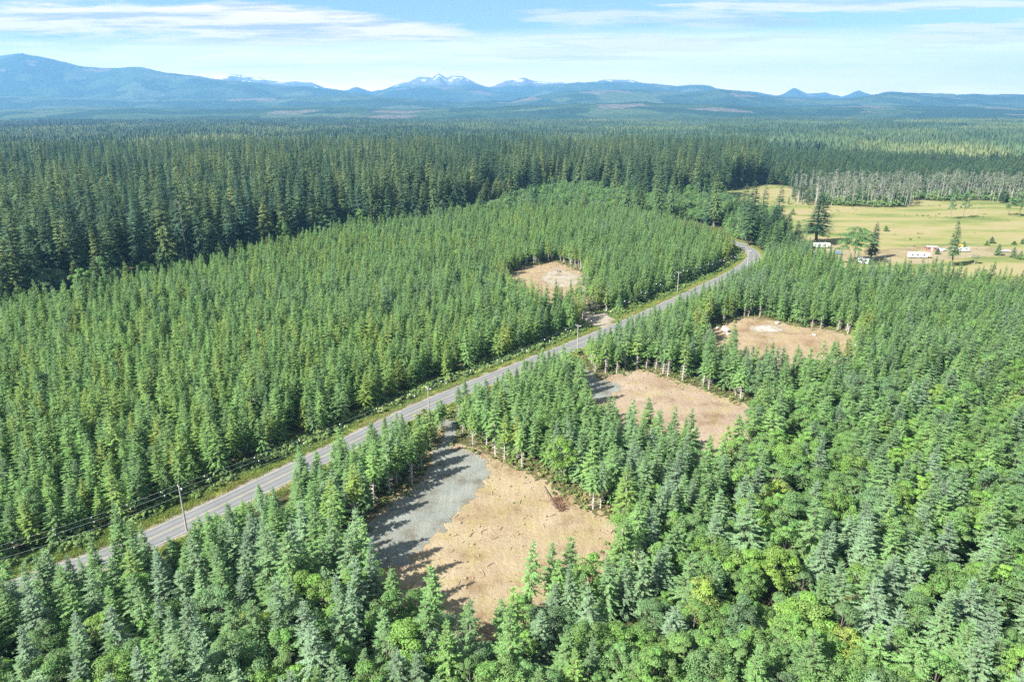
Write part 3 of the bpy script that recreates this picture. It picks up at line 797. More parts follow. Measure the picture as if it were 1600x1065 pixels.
# single dead snags seen inside the old forest edge
for px, by, ty, lab in [(296, 425, 312, 'tall bare grey snag standing before the dark old forest'), (122, 452, 385, 'pair-stemmed pale snag at the dark forest edge, lower and thicker'), (131, 455, 395, 'short pale snag leaning next to another at the dark forest edge'), (1235, 300, 262, 'dead grey tree at the west tip of the alder row'), (1299, 321, 258, 'tallest white snag rising above the grey alder row'), (1090, 318, 278, 'grey snag in the tall trees above the road bend')]:
    x, y = gp(px, by); b = (CY - ty) / FPX
    h = CAMH + y * (-SP + b * CP) / (CP + b * SP); s = h / 24
    o = empty('dead_tree', (x, y, 0), px, (s ** 0.6 * 0.6, s ** 0.6 * 0.6, s), label=lab, cat='tree', group='lone dead snags')
    obj('trunk', dead[px % 4], o)

# ------------------------------------------------------------------ low growth
def tuft_mesh(name, seed, n, hgt, spread, wid, mat, flat=0.4):
    r = np.random.default_rng(seed); c = Cards()
    p = np.stack([r.normal(0, spread, n), r.normal(0, spread, n), np.zeros(n)], 1)
    d = unit(np.stack([r.normal(0, flat, n), r.normal(0, flat, n), r.uniform(0.5, 1.0, n)], 1)) * (hgt * r.uniform(0.5, 1.1, n))[:, None]
    w_ = unit(np.cross(d, r.normal(0, 1, (n, 3)))) * (wid * r.uniform(0.6, 1.2, n))[:, None]
    c.add(p, d, w_, np.clip(r.normal(0.5, 0.2, n), 0, 1))
    V, F, L = c.done()
    return mesh(name, V, F, [mat], leaf=L)
def bush_mesh(name, seed, mat):
    r = np.random.default_rng(seed)
    V, F, L = broad_crown(r, 1.0, 0.75, 0.0, 9, 34, 0.26)
    return mesh(name, V, F, [mat], leaf=L)
GRASSM = foliage('verge_grass_blades', [(0.0, (0.13, 0.22, 0.05)), (0.5, (0.22, 0.28, 0.055)), (0.8, (0.30, 0.30, 0.08)), (1.0, (0.36, 0.28, 0.11))], trans=0.35)
SHRUBM = foliage('low_shrub_leaves', [(0.0, (0.09, 0.17, 0.05)), (0.5, (0.16, 0.24, 0.055)), (0.8, (0.26, 0.27, 0.08)), (1.0, (0.28, 0.20, 0.11))], trans=0.3)
tufts = [tuft_mesh('grass_tuft', 500 + i, 60, 0.6, 0.35, 0.035, GRASSM) for i in range(3)]
bushes = [bush_mesh('low_shrub', 520 + i, SHRUBM) for i in range(3)]
seg = np.hypot(*np.gradient(RC, axis=0).T); pr = seg / seg.sum()
def along(n, o0, o1):
    i = rng.choice(len(RC), n, p=pr); o = rng.uniform(o0, o1, n)
    jt = rng.normal(0, 2.0, n)
    return RC[i, 0] + RN[i, 0] * o + RT[i, 0] * jt, RC[i, 1] + RN[i, 1] * o + RT[i, 1] * jt, np.abs(o)
def not_drive(X, Y, m=0.4):
    d = np.full(X.shape, 1e9)
    for P in (DRIVE1, DRIVE2, DRIVE4):
        q_ = dist_line(P, X, Y, True); d = np.minimum(d, np.where(inside(P, X, Y), -q_, q_))
    return d > m
xa, ya, oa = along(9000, HALF + 1.0, HALF + 8.5); xb, yb, ob = along(2600, -HALF - 3.4, -HALF - 0.9)
X, Y, O = np.concatenate([xa, xb]), np.concatenate([ya, yb]), np.concatenate([oa, ob])
k = not_drive(X, Y) & (np.hypot(X, Y) > 60); X, Y, O = X[k], Y[k], O[k]
n = len(X)
mass('verge_grass', tufts, X, Y, np.full(n, 0.03), rng.uniform(0, 6, n), rng.uniform(0.8, 1.6, n), rng.uniform(0.6, 1.5, n), np.clip(0.66 - 0.09 * (O - HALF) + 0.5 * (vnoise(X, Y, 9, 31) - 0.5) + rng.normal(0, .12, n), 0, 1), rng.integers(0, 3, n), label='green and yellow grass growing along both road verges', cat='grass')
# shrubs: verge, clearing edges, yard, forest floor
xs, ys, os_ = along(1500, HALF + 3.5, HALF + 9.5); sc_ = rng.uniform(0.7, 1.9, len(xs)); tn = rng.uniform(0.0, 0.6, len(xs))
ks = not_drive(xs, ys, 1.0); xs, ys, sc_, tn = xs[ks], ys[ks], sc_[ks], tn[ks]
gx, gy = grid(-120, 330, 80, 480, 1.5)
dd = clearing_dist(gx, gy); k = (dd > -1.3 + 2.2 * (vnoise(gx, gy, 6, 40) - 0.5)) & (dd < 7) & (road_d(gx, gy) > HALF + 2) & not_drive(gx, gy, 0.6)
k &= rng.random(len(gx)) < np.where(dd < 1.5, 0.33, 0.6)
k |= (dd < -1.5) & (rng.random(len(gx)) < 0.05 * (vnoise(gx, gy, 9, 44) > 0.5)) & ~inside(PAD1, gx, gy) & not_drive(gx, gy, 1.0)
gx, gy, dd = gx[k], gy[k], dd[k]
gt = np.clip(0.45 + 0.9 * (vnoise(gx, gy, 8, 41) - 0.5) + rng.normal(0, 0.2, len(gx)), 0, 1)
fx, fy = grid(-130, 260, 60, 330, 3.2)
k = (road_side(fx, fy) < -HALF - 2) & (clearing_dist(fx, fy) > 4) & wedge(fx, fy, 10) & (rng.random(len(fx)) < 0.5); fx, fy = fx[k], fy[k]
X = np.concatenate([xs, gx, fx]); Y = np.concatenate([ys, gy, fy])
Sx = np.concatenate([sc_, np.where(dd < -1.5, 0.35, 1.0) * rng.uniform(0.4, 1.15, len(gx)), rng.uniform(1.2, 3.0, len(fx))]); Tn = np.concatenate([tn, gt, rng.uniform(0.1, 0.7, len(fx))])
mass('undergrowth', bushes, X, Y, np.zeros(len(X)), rng.uniform(0, 6, len(X)), Sx, Sx * rng.uniform(0.7, 1.3, len(X)), Tn, rng.integers(0, 3, len(X)), label='low shrubs and brush around the clearings and road verges', cat='undergrowth')
# sparse shrubs over the field and behind the alder row
X, Y = grid(100, 700, 400, 860, 5.0)
PXf, PYf, _ = proj(X, Y, np.zeros(len(X)))
fi = inside(FIELD, X, Y); fe = dist_line(FIELD, X, Y, True)
k = (fi & (rng.random(len(X)) < np.where(fe < 6, 0.3, 0.015 + 0.16 * (vnoise(X, Y, 26, 61) > 0.66))) & ~inside(RVYARD, X, Y)) | (inside(SNAG, X, Y) & (rng.random(len(X)) < 0.75))
X, Y, fi = X[k], Y[k], fi[k]
Sx = np.where(fi, rng.uniform(0.4, 1.5, len(X)), rng.uniform(2.5, 5.5, len(X)))
mass('field_shrubs', bushes, X, Y, np.zeros(len(X)), rng.uniform(0, 6, len(X)), Sx, Sx, np.where(fi, rng.uniform(0.2, 0.9, len(X)), rng.uniform(0.0, 0.45, len(X))), rng.integers(0, 3, len(X)), label='scrubby growth along the field edge and under the pale alders', cat='undergrowth')

# sticks and clods left on the cleared ground
STICK = plain('weathered_wood', (0.26, 0.20, 0.14), 0.9, var=0.35); CLOD = plain('clod_earth', (0.24, 0.17, 0.11), 0.95, var=0.3); STONE = plain('pale_stone', (0.40, 0.37, 0.33), 0.85, var=0.2, scale=2.0)
def lump(name, seed, mat, r0=0.5, flat=0.6, sub=2):
    import bmesh
    bm = bmesh.new(); bmesh.ops.create_icosphere(bm, subdivisions=sub, radius=r0)
    r = np.random.default_rng(seed); ph = r.uniform(0, 6, 6)
    for v in bm.verts:
        c = v.co.normalized()
        f = 1 + 0.22 * math.sin(3.1 * c.x + ph[0]) * math.cos(2.7 * c.y + ph[1]) + 0.16 * math.sin(5.3 * c.z + ph[2] + 3 * c.x) + r.normal(0, 0.05)
        v.co = c * r0 * f; v.co.z = v.co.z * flat + r0 * flat * 0.8
    me = bpy.data.meshes.new(name); bm.to_mesh(me); bm.free(); me.materials.append(mat)
    return me
sticks = []
for i in range(2):
    b_ = MB().tube([(-0.6, 0, 0.06), (0.0, 0.06, 0.09), (0.65, -0.03, 0.05)], [0.06, 0.05, 0.03], 5)
    sticks.append(mesh('stick', b_.v, b_.f, [STICK]))
dm = sticks + [lump('clod', 600, CLOD, 0.25, 0.5, 1), lump('clod', 601, CLOD, 0.18, 0.6, 1), lump('pebble', 602, CLOD, 0.12, 0.7, 1)]
X, Y = grid(-60, 260, 90, 420, 1.4)
cdd = np.full(len(X), 9.0)
for P in (C1, C2, C3, C4): cdd = np.minimum(cdd, np.where(inside(P, X, Y), -dist_line(P, X, Y, True), 9))
pad = inside(PAD1, X, Y) | inside(PAD2, X, Y) | inside(PAD3, X, Y) | inside(PAD4, X, Y)
k = (cdd < 0) & ~pad & (rng.random(len(X)) < np.where(cdd > -3, 0.6, 0.10 + 0.30 * (vnoise(X, Y, 7, 51) > 0.55)))
X, Y = X[k], Y[k]; n = len(X); s_ = rng.uniform(0.5, 1.7, n)
mass('debris', dm, X, Y, np.full(n, 0.02), rng.uniform(0, 6, n), s_, s_, np.full(n, 0.5), rng.integers(0, 5, n), label='sticks clods and pebbles strewn over the bare earth clearings', cat='debris')

def blob(name, seed, mat):
    r = np.random.default_rng(seed); n = 9
    V = [(0, 0, 0)] + [(rr * math.cos(a), rr * math.sin(a), 0) for a, rr in zip(np.arange(n) * 6.283 / n, r.uniform(0.22, 0.6, n))]
    return mesh(name, V, [(0, 1 + k, 1 + (k + 1) % n) for k in range(n)], [mat])
def spill(name, mat, polys, z, label, step=0.35, sd=0.55):
    xs_, ys_ = [], []
    for P in polys:
        for i in range(len(P)):
            a, b = P[i], P[(i + 1) % len(P)]; k = max(1, int(np.hypot(*(b - a)) / step)); t = rng.random(k)
            nrm = np.array([-(b - a)[1], (b - a)[0]]) / max(np.hypot(*(b - a)), 1e-6); o = rng.normal(0, sd, k)
            xs_.append(a[0] + (b - a)[0] * t + nrm[0] * o); ys_.append(a[1] + (b - a)[1] * t + nrm[1] * o)
    X, Y = np.concatenate(xs_), np.concatenate(ys_); n = len(X); s_ = rng.uniform(0.25, 1.5, n) ** 1.3
    mass(name, [blob(name, 700 + i, mat) for i in range(3)], X, Y, z + np.arange(n) % 37 * 0.0004, rng.uniform(0, 6, n), s_, np.ones(n), np.full(n, 0.5), rng.integers(0, 3, n), label=label, cat='ground patches')
spill('gravel_spill', GRAVEL, [PAD1, PAD2, DRIVE1, DRIVE2], 0.062, 'loose grey gravel scattered along the gravel pad edges')
spill('pale_gravel_spill', PALEG, [PAD4, DRIVE4, PAD3], 0.062, 'loose pale gravel scattered along the far pads', 0.4, 0.8)
spill('earth_spill', TAN, [C1, C2, C3, C4], 0.024, 'ragged patches of tan earth along the clearing edges', 0.16, 1.3)
spill('shoulder_spill', SHOULDER, [np.concatenate([RC + RN * (HALF + 1.0), (RC - RN * (HALF + 1.0))[::-1]])], 0.075, 'ragged gravel along both road shoulders', 0.4, 0.35)

# ------------------------------------------------------------------ single things on the cleared lots
x, y = gp(861, 777); a0, a1 = np.array(gp(850, 760)), np.array(gp(871, 795))
v = a1 - a0
b_ = MB().tube([(*(a0 - (x, y)), 0.22), (*((a0 + a1) / 2 - (x, y)), 0.26), (*(a1 - (x, y)), 0.35)], [0.07, 0.12, 0.17], 8)
tag(b_.build('fallen_log', plain('dark_bark', (0.07, 0.05, 0.04), 0.9), loc=(x, y, 0.02)), 'long dark thin log lying on the tan earth beside rusty branches', 'log')
RUST = foliage('rusty_dead_needles', [(0.0, (0.17, 0.095, 0.06)), (1.0, (0.23, 0.13, 0.08))], trans=0.2)
r = np.random.default_rng(77); c = Cards(); n = 420
tt = r.uniform(0, 1, n); p = np.stack([r.normal(0, 0.75, n), (tt - 0.5) * 5.5, np.abs(r.normal(0, 0.3, n))], 1); p[:, 0] *= 0.5 + tt
d = unit(r.normal(0, 1, (n, 3)) * (1, 1, 0.4)) * 0.7; c.add(p, d, unit(np.cross(d, (0, 0, 1.0))) * 0.09, r.uniform(0.2, 0.9, n)); c.add(np.array([[-0.2, -2.9, 0.1]]), np.array([[0.3, 5.8, 0.1]]), np.array([[0.35, 0, 0]]), np.array([0.3]))
V, F, L = c.done()
hp = gp(873, 788)
tag(obj('brush_heap', mesh('brush_heap', V, F, [RUST], leaf=L), None, (*hp, 0.05), math.atan2(v[1], v[0]) + math.pi / 2), 'heap of rusty red dead fir branches on the tan clearing', 'brush heap')
BROWN = foliage('brown_dead_needles', [(0.0, (0.24, 0.15, 0.09)), (1.0, (0.30, 0.20, 0.12))], trans=0.2)
tag(obj('brush_heap', mesh('brush_heap', V * np.array([1.3, 0.7, 1.6]), F, [BROWN], leaf=L), None, (*gp(851, 728), 0.02), 0.6), 'heap of pale brown branches under the trees at the far clearing edge', 'brush heap')
for px, py, r0, fl, lab, m_ in [(1133, 518, 1.5, 0.8, 'large white boulder at the shaded corner of the orange clearing', STONE), (1138, 523, 0.7, 0.7, 'small pale rock beside the large white boulder', STONE), (1214, 506, 1.0, 0.6, 'flat cream rock by the shrubs behind the white gravel', STONE), (1272, 524, 0.7, 0.6, 'lone pale stone toward the far shrubs of the orange clearing', STONE), (1121, 513, 0.6, 0.7, 'pale stone under the trees left of the white boulder', STONE)]:
    tag(obj('boulder', lump('boulder', px, m_, r0, fl, 3), None, (*gp(px, py), 0)), lab, 'boulder')
STUMPM = plain('charred_wood', (0.05, 0.045, 0.04), 0.9)
def stump(px, py, r0, h_, lab):
    o = empty('tree_stump', (*gp(px, py), 0.03), px, label=lab, cat='stump')
    MB().tube([(0, 0, 0), (0, 0, h_ * 0.4), (0.03, 0, h_)], [r0 * 1.5, r0, r0 * 0.9], 9).build('stump', STUMPM, o)
    for q_ in range(3):
        a_ = q_ * 2.1; MB().tube([(0, 0, 0.25), (r0 * 2.6 * math.cos(a_), r0 * 2.6 * math.sin(a_), 0.02)], [r0 * 0.5, r0 * 0.15], 6).build('root', STUMPM, o)
stump(875, 425, 0.45, 0.8, 'dark stump alone on the pale gravel of the clearing across the road')
stump(871, 423.5, 0.28, 0.5, 'small dark stump beside the larger one on the pale gravel')
stump(702, 1000, 0.35, 0.6, 'dark stump in the shade at the near tip of the tan clearing')

# ------------------------------------------------------------------ utility poles and their wires
POLEM = plain('weathered_pole_wood', (0.30, 0.28, 0.25), 0.85, var=0.2, scale=1.0); STEEL = plain('grey_steel', (0.42, 0.43, 0.44), 0.5, 0.3, 0.1); PORC = plain('white_porcelain', (0.75, 0.75, 0.73), 0.35, 0, 0.05); WIREM = plain('aluminium_wire', (0.72, 0.72, 0.72), 0.5, 0.4, 0.05)
PB = [gp(-60, 958), gp(292, 829), gp(671, 659), gp(902, 551), gp(1058, 458.5), gp(1167, 421), gp(1148, 364)]
PH = 10.8
PLAB = [None, 'nearest utility pole, beside the wide grey stretch of road', 'second utility pole, standing by the trees beside the gravel drive', 'third utility pole, opposite the dirt drive across the road', 'fourth utility pole, halfway between the dirt drive and the bend', 'pale utility pole on the inside of the road bend', 'farthest utility pole, against the dark conifers behind the bend']
tops = []
for i, p in enumerate(PB):
    nx_ = PB[min(i + 1, len(PB) - 1)]; pv = PB[max(i - 1, 0)]
    ang = math.atan2(nx_[1] - pv[1], nx_[0] - pv[0])
    perp = np.array([-math.sin(ang), math.cos(ang)])
    tops.append((np.array([p[0], p[1], PH - 0.1]), perp))
    if i == 0: continue
    o = empty('utility_pole', (*p, 0), ang, label=PLAB[i], cat='utility pole', group='utility poles along the road')
    MB().tube([(0, 0, -0.2), (0, 0, 5), (0, 0, PH)], [0.19, 0.165, 0.13], 10).build('pole', POLEM, o)
    ca = MB().box(-0.06, 0.06, -1.1, 1.1, PH - 0.55, PH - 0.42).build('crossarm', POLEM, o, loc=(0.16, 0, 0))
    for sgn in (-1.0, 1.0):
        MB().tube([(0, sgn, PH - 0.42), (0, sgn, PH - 0.3), (0, sgn, PH - 0.22), (0, sgn, PH - 0.1)], [0.05, 0.09, 0.06, 0.08], 8).build('insulator', PORC, ca)
        MB().tube([(0, sgn * 0.75, PH - 0.52), (0, sgn * 0.1, PH - 1.1)], 0.025, 5).build('brace', STEEL, ca)
    MB().tube([(0, 0, PH - 2.2), (0.32, 0, PH - 2.1), (0.40, 0, PH - 2.1)], [0.03, 0.05, 0.07], 8).build('bracket', STEEL, o)
pl = empty('power_line', (*PB[1], 0), label='pale overhead wires with white markers strung between the utility poles', cat='power line')
org = np.array([*PB[1], 0.0])
MK = lump('line_marker', 3, PORC, 0.14, 1.4, 1)
for off, zz, sag in ((-1.0, 0.0, 0.9), (1.0, 0.0, 0.9), (0.0, -2.0, 1.1)):
    pts, mk = [], []
    for i in range(len(tops) - 1):
        A = tops[i][0] + np.array([*(tops[i][1] * off), zz]); B = tops[i + 1][0] + np.array([*(tops[i + 1][1] * off), zz])
        for j in range(12):
            t_ = j / 12; q_ = A + (B - A) * t_; q_[2] -= 4 * sag * t_ * (1 - t_); pts.append(q_ - org)
            if off and j in (1, 3, 5, 7, 9, 11) and i != 5: mk.append(q_ - org)
    pts.append(B - org)
    wo = MB().tube(pts, 0.011, 4).build('wire', WIREM, pl)
    for q_ in mk: obj('line_marker', MK, wo, tuple(q_ + np.array([0, 0, -0.35])))

# ------------------------------------------------------------------ the caravan yard, sheds and house
WHITE = plain('white_painted_metal', (0.58, 0.58, 0.57), 0.4, 0, 0.06); GREYR = plain('grey_roofing', (0.42, 0.45, 0.46), 0.7, 0, 0.12); GLASS = plain('dark_glass', (0.03, 0.04, 0.05), 0.1, 0, 0.1)
TYRE = plain('black_rubber', (0.03, 0.03, 0.03), 0.8, 0, 0.1); STRIPE = plain('blue_grey_stripe', (0.20, 0.26, 0.33), 0.5, 0, 0.1); REDW = plain('red_brown_boards', (0.26, 0.09, 0.06), 0.8, 0, 0.25); BLUEP = plain('blue_car_paint', (0.10, 0.20, 0.30), 0.35, 0, 0.05)
def wheel(x_, y_, par, r_=0.36):
    o = MB().tube([(x_, y_ - 0.12, r_), (x_, y_ + 0.12, r_)], r_, 14).build('wheel', TYRE, par)
    MB().tube([(x_, y_ - 0.14, r_), (x_, y_ + 0.14, r_)], r_ * 0.55, 10).build('rim', STEEL, o)
def caravan(px, py, ln, ang, label, roof=WHITE, nose=True, h_=3.2):
    o = empty('travel_trailer', (*gp(px, py), 0.04), ang, label=label, cat='caravan', group='white caravans in the farmyard')
    L2 = ln / 2
    MB().box(-L2, L2, -1.25, 1.25, 0.55, h_, 0.08, 0.05).build('body', WHITE, o, 0.12)
    MB().box(-L2 + 0.15, L2 - 0.15, -1.1, 1.1, h_ - 0.02, h_ + 0.10, 0.1, 0.1).build('roof', roof, o, 0.04)
    if nose: MB().box(L2 - 0.05, L2 + 1.6, -1.2, 1.2, 1.7, h_ - 0.1, 0.1, 0.08).build('nose', WHITE, o, 0.12)
    MB().box(-L2 - 0.01 + 0.1, L2 - 0.1, -1.28, 1.28, 1.15, 1.4).build('stripe', STRIPE, o)
    for x_ in (-L2 * 0.65, -L2 * 0.1, L2 * 0.6): MB().box(x_ - 0.6, x_ + 0.6, -1.27, 1.27, 1.75, 2.45).build('window', GLASS, o)
    dr = MB().box(L2 * 0.2, L2 * 0.2 + 0.75, -1.285, -1.2, 0.65, 2.5).build('door', GREYR, o)
    MB().box(L2 * 0.2 + 0.6, L2 * 0.2 + 0.68, -1.33, -1.28, 1.5, 1.6).build('handle', STEEL, dr)
    for x_ in (-0.5, 0.45):
        for y_ in (-1.15, 1.15): wheel(x_, y_, o)
    MB().box(0.4, 1.1, -0.3, 0.3, h_ + 0.1, h_ + 0.35, 0.06, 0.06).build('vent', GREYR, o)
def car(px, py, ang, mat, label, pickup=False):
    o = empty('parked_car', (*gp(px, py), 0.04), ang, label=label, cat='car', group='cars parked in the farmyard')
    MB().box(-2.3, 2.3, -0.9, 0.9, 0.35, 0.95, 0.06, 0.04).build('body', mat, o, 0.12)
    x0_ = -0.3 if pickup else -2.0
    MB().box(x0_, 1.1, -0.82, 0.82, 0.94, 1.62, 0.4, 0.12).build('cabin', mat, o, 0.08)
    MB().box(x0_ + 0.1, 1.0, -0.79, 0.79, 1.02, 1.5, 0.28, 0.04).build('window', GLASS, o)
    for x_ in (-1.45, 1.45):
        for y_ in (-0.82, 0.82): wheel(x_, y_, o, 0.34)
caravan(1280, 387.5, 10.0, 0.05, 'long white caravan beside the broad dark conifer, with a raised nose')
caravan(1349, 412, 6.0, -0.9, 'small white caravan half hidden below the round leafy tree', nose=False)
caravan(1433, 403, 10.5, -0.12, 'large white caravan with a grey roof near the red-brown shed', roof=GREYR)
caravan(1500, 393, 9.5, -0.1, 'low white caravan behind the ragged tall conifer by the yellow heap', h_=2.5, nose=False)
car(1256, 389, 0.1, WHITE, 'white pickup truck parked beside the long white caravan', True)
car(1310, 397, -0.3, BLUEP, 'blue car half hidden beside the round leafy tree')
car(1474, 392.5, 0.5, WHITE, 'white car parked beside the red-brown shed')
car(1468, 391, 0.9, BLUEP, 'blue car parked between the white car and the red-brown shed')
def shed(px, py, w_, d_, h_, ang, wall, roofm, label, name='wooden_shed', cat='shed', pitch=0.5):
    o = empty(name, (*gp(px, py), 0.02), ang, label=label, cat=cat)
    MB().box(-w_ / 2, w_ / 2, -d_ / 2, d_ / 2, 0, h_).build('wall', wall, o)
    b2 = MB(); e = 0.35
    b2.v = [(-w_ / 2 - e, -d_ / 2 - e, h_ + 0.0), (w_ / 2 + e, -d_ / 2 - e, h_), (w_ / 2 + e, 0, h_ + pitch * d_ / 2), (-w_ / 2 - e, 0, h_ + pitch * d_ / 2), (-w_ / 2 - e, d_ / 2 + e, h_), (w_ / 2 + e, d_ / 2 + e, h_)]
    b2.f = [(0, 1, 2, 3), (3, 2, 5, 4), (1, 5, 2), (0, 3, 4), (0, 4, 5, 1)]
    b2.build('roof', roofm, o)
    dr = MB().box(-0.5, 0.5, -d_ / 2 - 0.05, -d_ / 2 + 0.05, 0.02, 2.05).build('door', GREYR, o)
    MB().box(0.3, 0.38, -d_ / 2 - 0.1, -d_ / 2 - 0.05, 1.0, 1.1).build('handle', STEEL, dr)
    for x_ in (-w_ * 0.32, w_ * 0.32):
        wn = MB().box(x_ - 0.5, x_ + 0.5, -d_ / 2 - 0.04, -d_ / 2 + 0.04, 1.1, 1.9).build('window', GLASS, o)
        MB().box(x_ - 0.6, x_ + 0.6, -d_ / 2 - 0.10, -d_ / 2 - 0.045, 1.02, 1.1).build('sill', WHITE, wn)
shed(1455, 391.5, 5.6, 3.4, 2.6, -0.35, REDW, GREYR, 'red-brown wooden shed with a pale roof at the field edge', pitch=0.12)
shed(983, 334, 11, 8, 3.2, -0.6, WHITE, plain('white_metal_roof', (0.70, 0.71, 0.72), 0.45, 0, 0.06), 'white house with a pale gabled roof showing among the distant trees', 'house', 'house', 0.55)
YELT = plain('yellow_tarpaulin', (0.72, 0.42, 0.05), 0.6, 0, 0.1)
yh = empty('covered_heap', (*gp(1499, 386.5), 0.03), label='yellow tarpaulin-covered heap next to the low white caravan', cat='covered heap')
obj('tarpaulin', lump('tarpaulin', 9, YELT, 1.8, 0.62, 3), yh); MB().box(-2.0, 2.0, -1.6, 1.6, 0, 0.25).build('pallet', STICK, yh)
ft = empty('flat_trailer', (*gp(1570, 394), 0.03), -0.1, label='white flat trailer standing alone in the dry field', cat='trailer')
MB().box(-2.8, 2.8, -1.1, 1.1, 0.7, 1.15, 0.05, 0.05).build('deck', WHITE, ft, 0.05); MB().tube([(2.8, 0, 0.75), (4.2, 0, 0.5)], 0.06, 6).build('drawbar', STEEL, ft)
for y_ in (-1.0, 1.0): wheel(-0.3, y_, ft)


# ------------------------------------------------------------------ the far wood, in patches
def far_patch(r, n, size, hm, hs):
    V, F, L = [], [], []
    for q in range(n):
        x, y = r.uniform(-size / 2, size / 2, 2); H = max(8, r.normal(hm, hs)); R = H * r.uniform(0.12, 0.17); lf = r.uniform(0.0, 0.5)
        for lv in range(5):
            t = lv / 5; z0 = H * (0.12 + 0.8 * t); z1 = min(H, z0 + H * 0.30); rr = R * (1 - t) ** 0.8
            o = len(V); a0 = r.uniform(0, 6)
            V.append((x, y, z1)); L.append(lf)
            for k in range(6):
                a = a0 + k * 1.047; q_ = rr * (1.2 if k % 2 else 0.6)
                V.append((x + q_ * math.cos(a), y + q_ * math.sin(a), z0 - rr * 0.25)); L.append(lf)
            for k in range(6): F.append((o, o + 1 + k, o + 1 + (k + 1) % 6))
    return mesh('far_patch', V, F, [TALL], leaf=L)
patches = [far_patch(np.random.default_rng(400 + i), 110, 64, [27, 24, 20, 15][i], [5, 4, 4, 3][i]) for i in range(4)]
X, Y = grid(-3600, 3600, 900, 4300, 58, 0.15)
R_ = np.hypot(X, Y); k = wedge(X, Y, 60) & (R_ > 1290) & (R_ < 4200)
X, Y = X[k], Y[k]
nz = vnoise(X, Y, 260, 21) + rng.normal(0, 0.10, len(X))
k = rng.random(len(X)) > 0.04; X, Y, nz = X[k], Y[k], nz[k]
east = X > Y * 0.28
idx = np.where(east, np.where(nz > 0.62, 2, 3 - (nz < 0.35)), np.where(nz > 0.45, 0, np.where(nz > 0.25, 1, 2)))
mass('distant_forest', patches, X, Y, np.zeros(len(X)), rng.integers(0, 4, len(X)) * 1.5708, np.full(len(X), 1.0), rng.uniform(0.9, 1.1, len(X)), np.clip(0.95 * vnoise(X, Y, 260, 22) ** 2 + rng.normal(0, .1, len(X)), 0, 1), idx, label='far conifer forest covering the plain up to the foot of the hills', cat='forest')

# ------------------------------------------------------------------ hills and mountains
def hill_mat(name, snow=None):
    m, q, out = newmat(name)
    p = q.n('ShaderNodeNewGeometry').outputs['Position']
    mp = q.n('ShaderNodeMapping', {'Vector': p, 'Scale': (0.0030, 0.0034, 0.004)}).outputs[0]
    wv = q.n('ShaderNodeVectorMath', {0: mp, 1: q.n('ShaderNodeVectorMath', {0: q.n('ShaderNodeTexNoise', {'Vector': mp, 'Scale': 2.0, 'Detail': 3}).outputs['Color'], 'Scale': 0.55}, operation='SCALE').outputs[0]}, operation='ADD').outputs[0]
    cell = q.n('ShaderNodeTexVoronoi', {'Vector': wv, 'Scale': 1.0, 'Randomness': 0.9}).outputs['Color']
    cv = q.n('ShaderNodeSeparateColor', {0: cell}).outputs[0]
    col = q.ramp(cv, [(0.0, (0.022, 0.050, 0.030)), (0.42, (0.030, 0.062, 0.034)), (0.55, (0.045, 0.078, 0.038)), (0.76, (0.068, 0.100, 0.050)), (0.94, (0.125, 0.115, 0.09))], 'CONSTANT')
    fine = q.noise(p, 0.02, 6, 0.7)
    col = q.mix(1.0, col, q.ramp(fine, [(0.3, (0.55, 0.55, 0.55)), (0.7, (1.25, 1.25, 1.25))]), 'MULTIPLY')
    if snow:
        z = q.n('ShaderNodeSeparateXYZ', {0: p}).outputs[2]
        n2 = q.noise(p, 0.004, 6, 0.65)
        rock = q.ramp(n2, [(0.35, (0.10, 0.11, 0.12)), (0.65, (0.20, 0.20, 0.20))])
        hz = q.math('DIVIDE', q.math('SUBTRACT', z, snow[0]), snow[1])
        col = q.mix(q.ramp(hz, [(0.0, (0, 0, 0)), (0.25, (1, 1, 1))]), col, rock)
        sn = q.math('ADD', hz, q.math('MULTIPLY', q.math('SUBTRACT', n2, 0.5), 3.2))
        col = q.mix(q.ramp(sn, [(0.54, (0, 0, 0)), (0.70, (1, 1, 1))]), col, (0.76, 0.78, 0.80))
    bm = q.n('ShaderNodeBump', {'Height': q.noise(p, 0.006, 6, 0.7), 'Strength': 0.9, 'Distance': 70.0})
    b = q.n('ShaderNodeBsdfDiffuse', {'Color': col, 'Normal': bm.outputs[0]})
    q.link(b.outputs[0], out.inputs['Surface'])
    return m

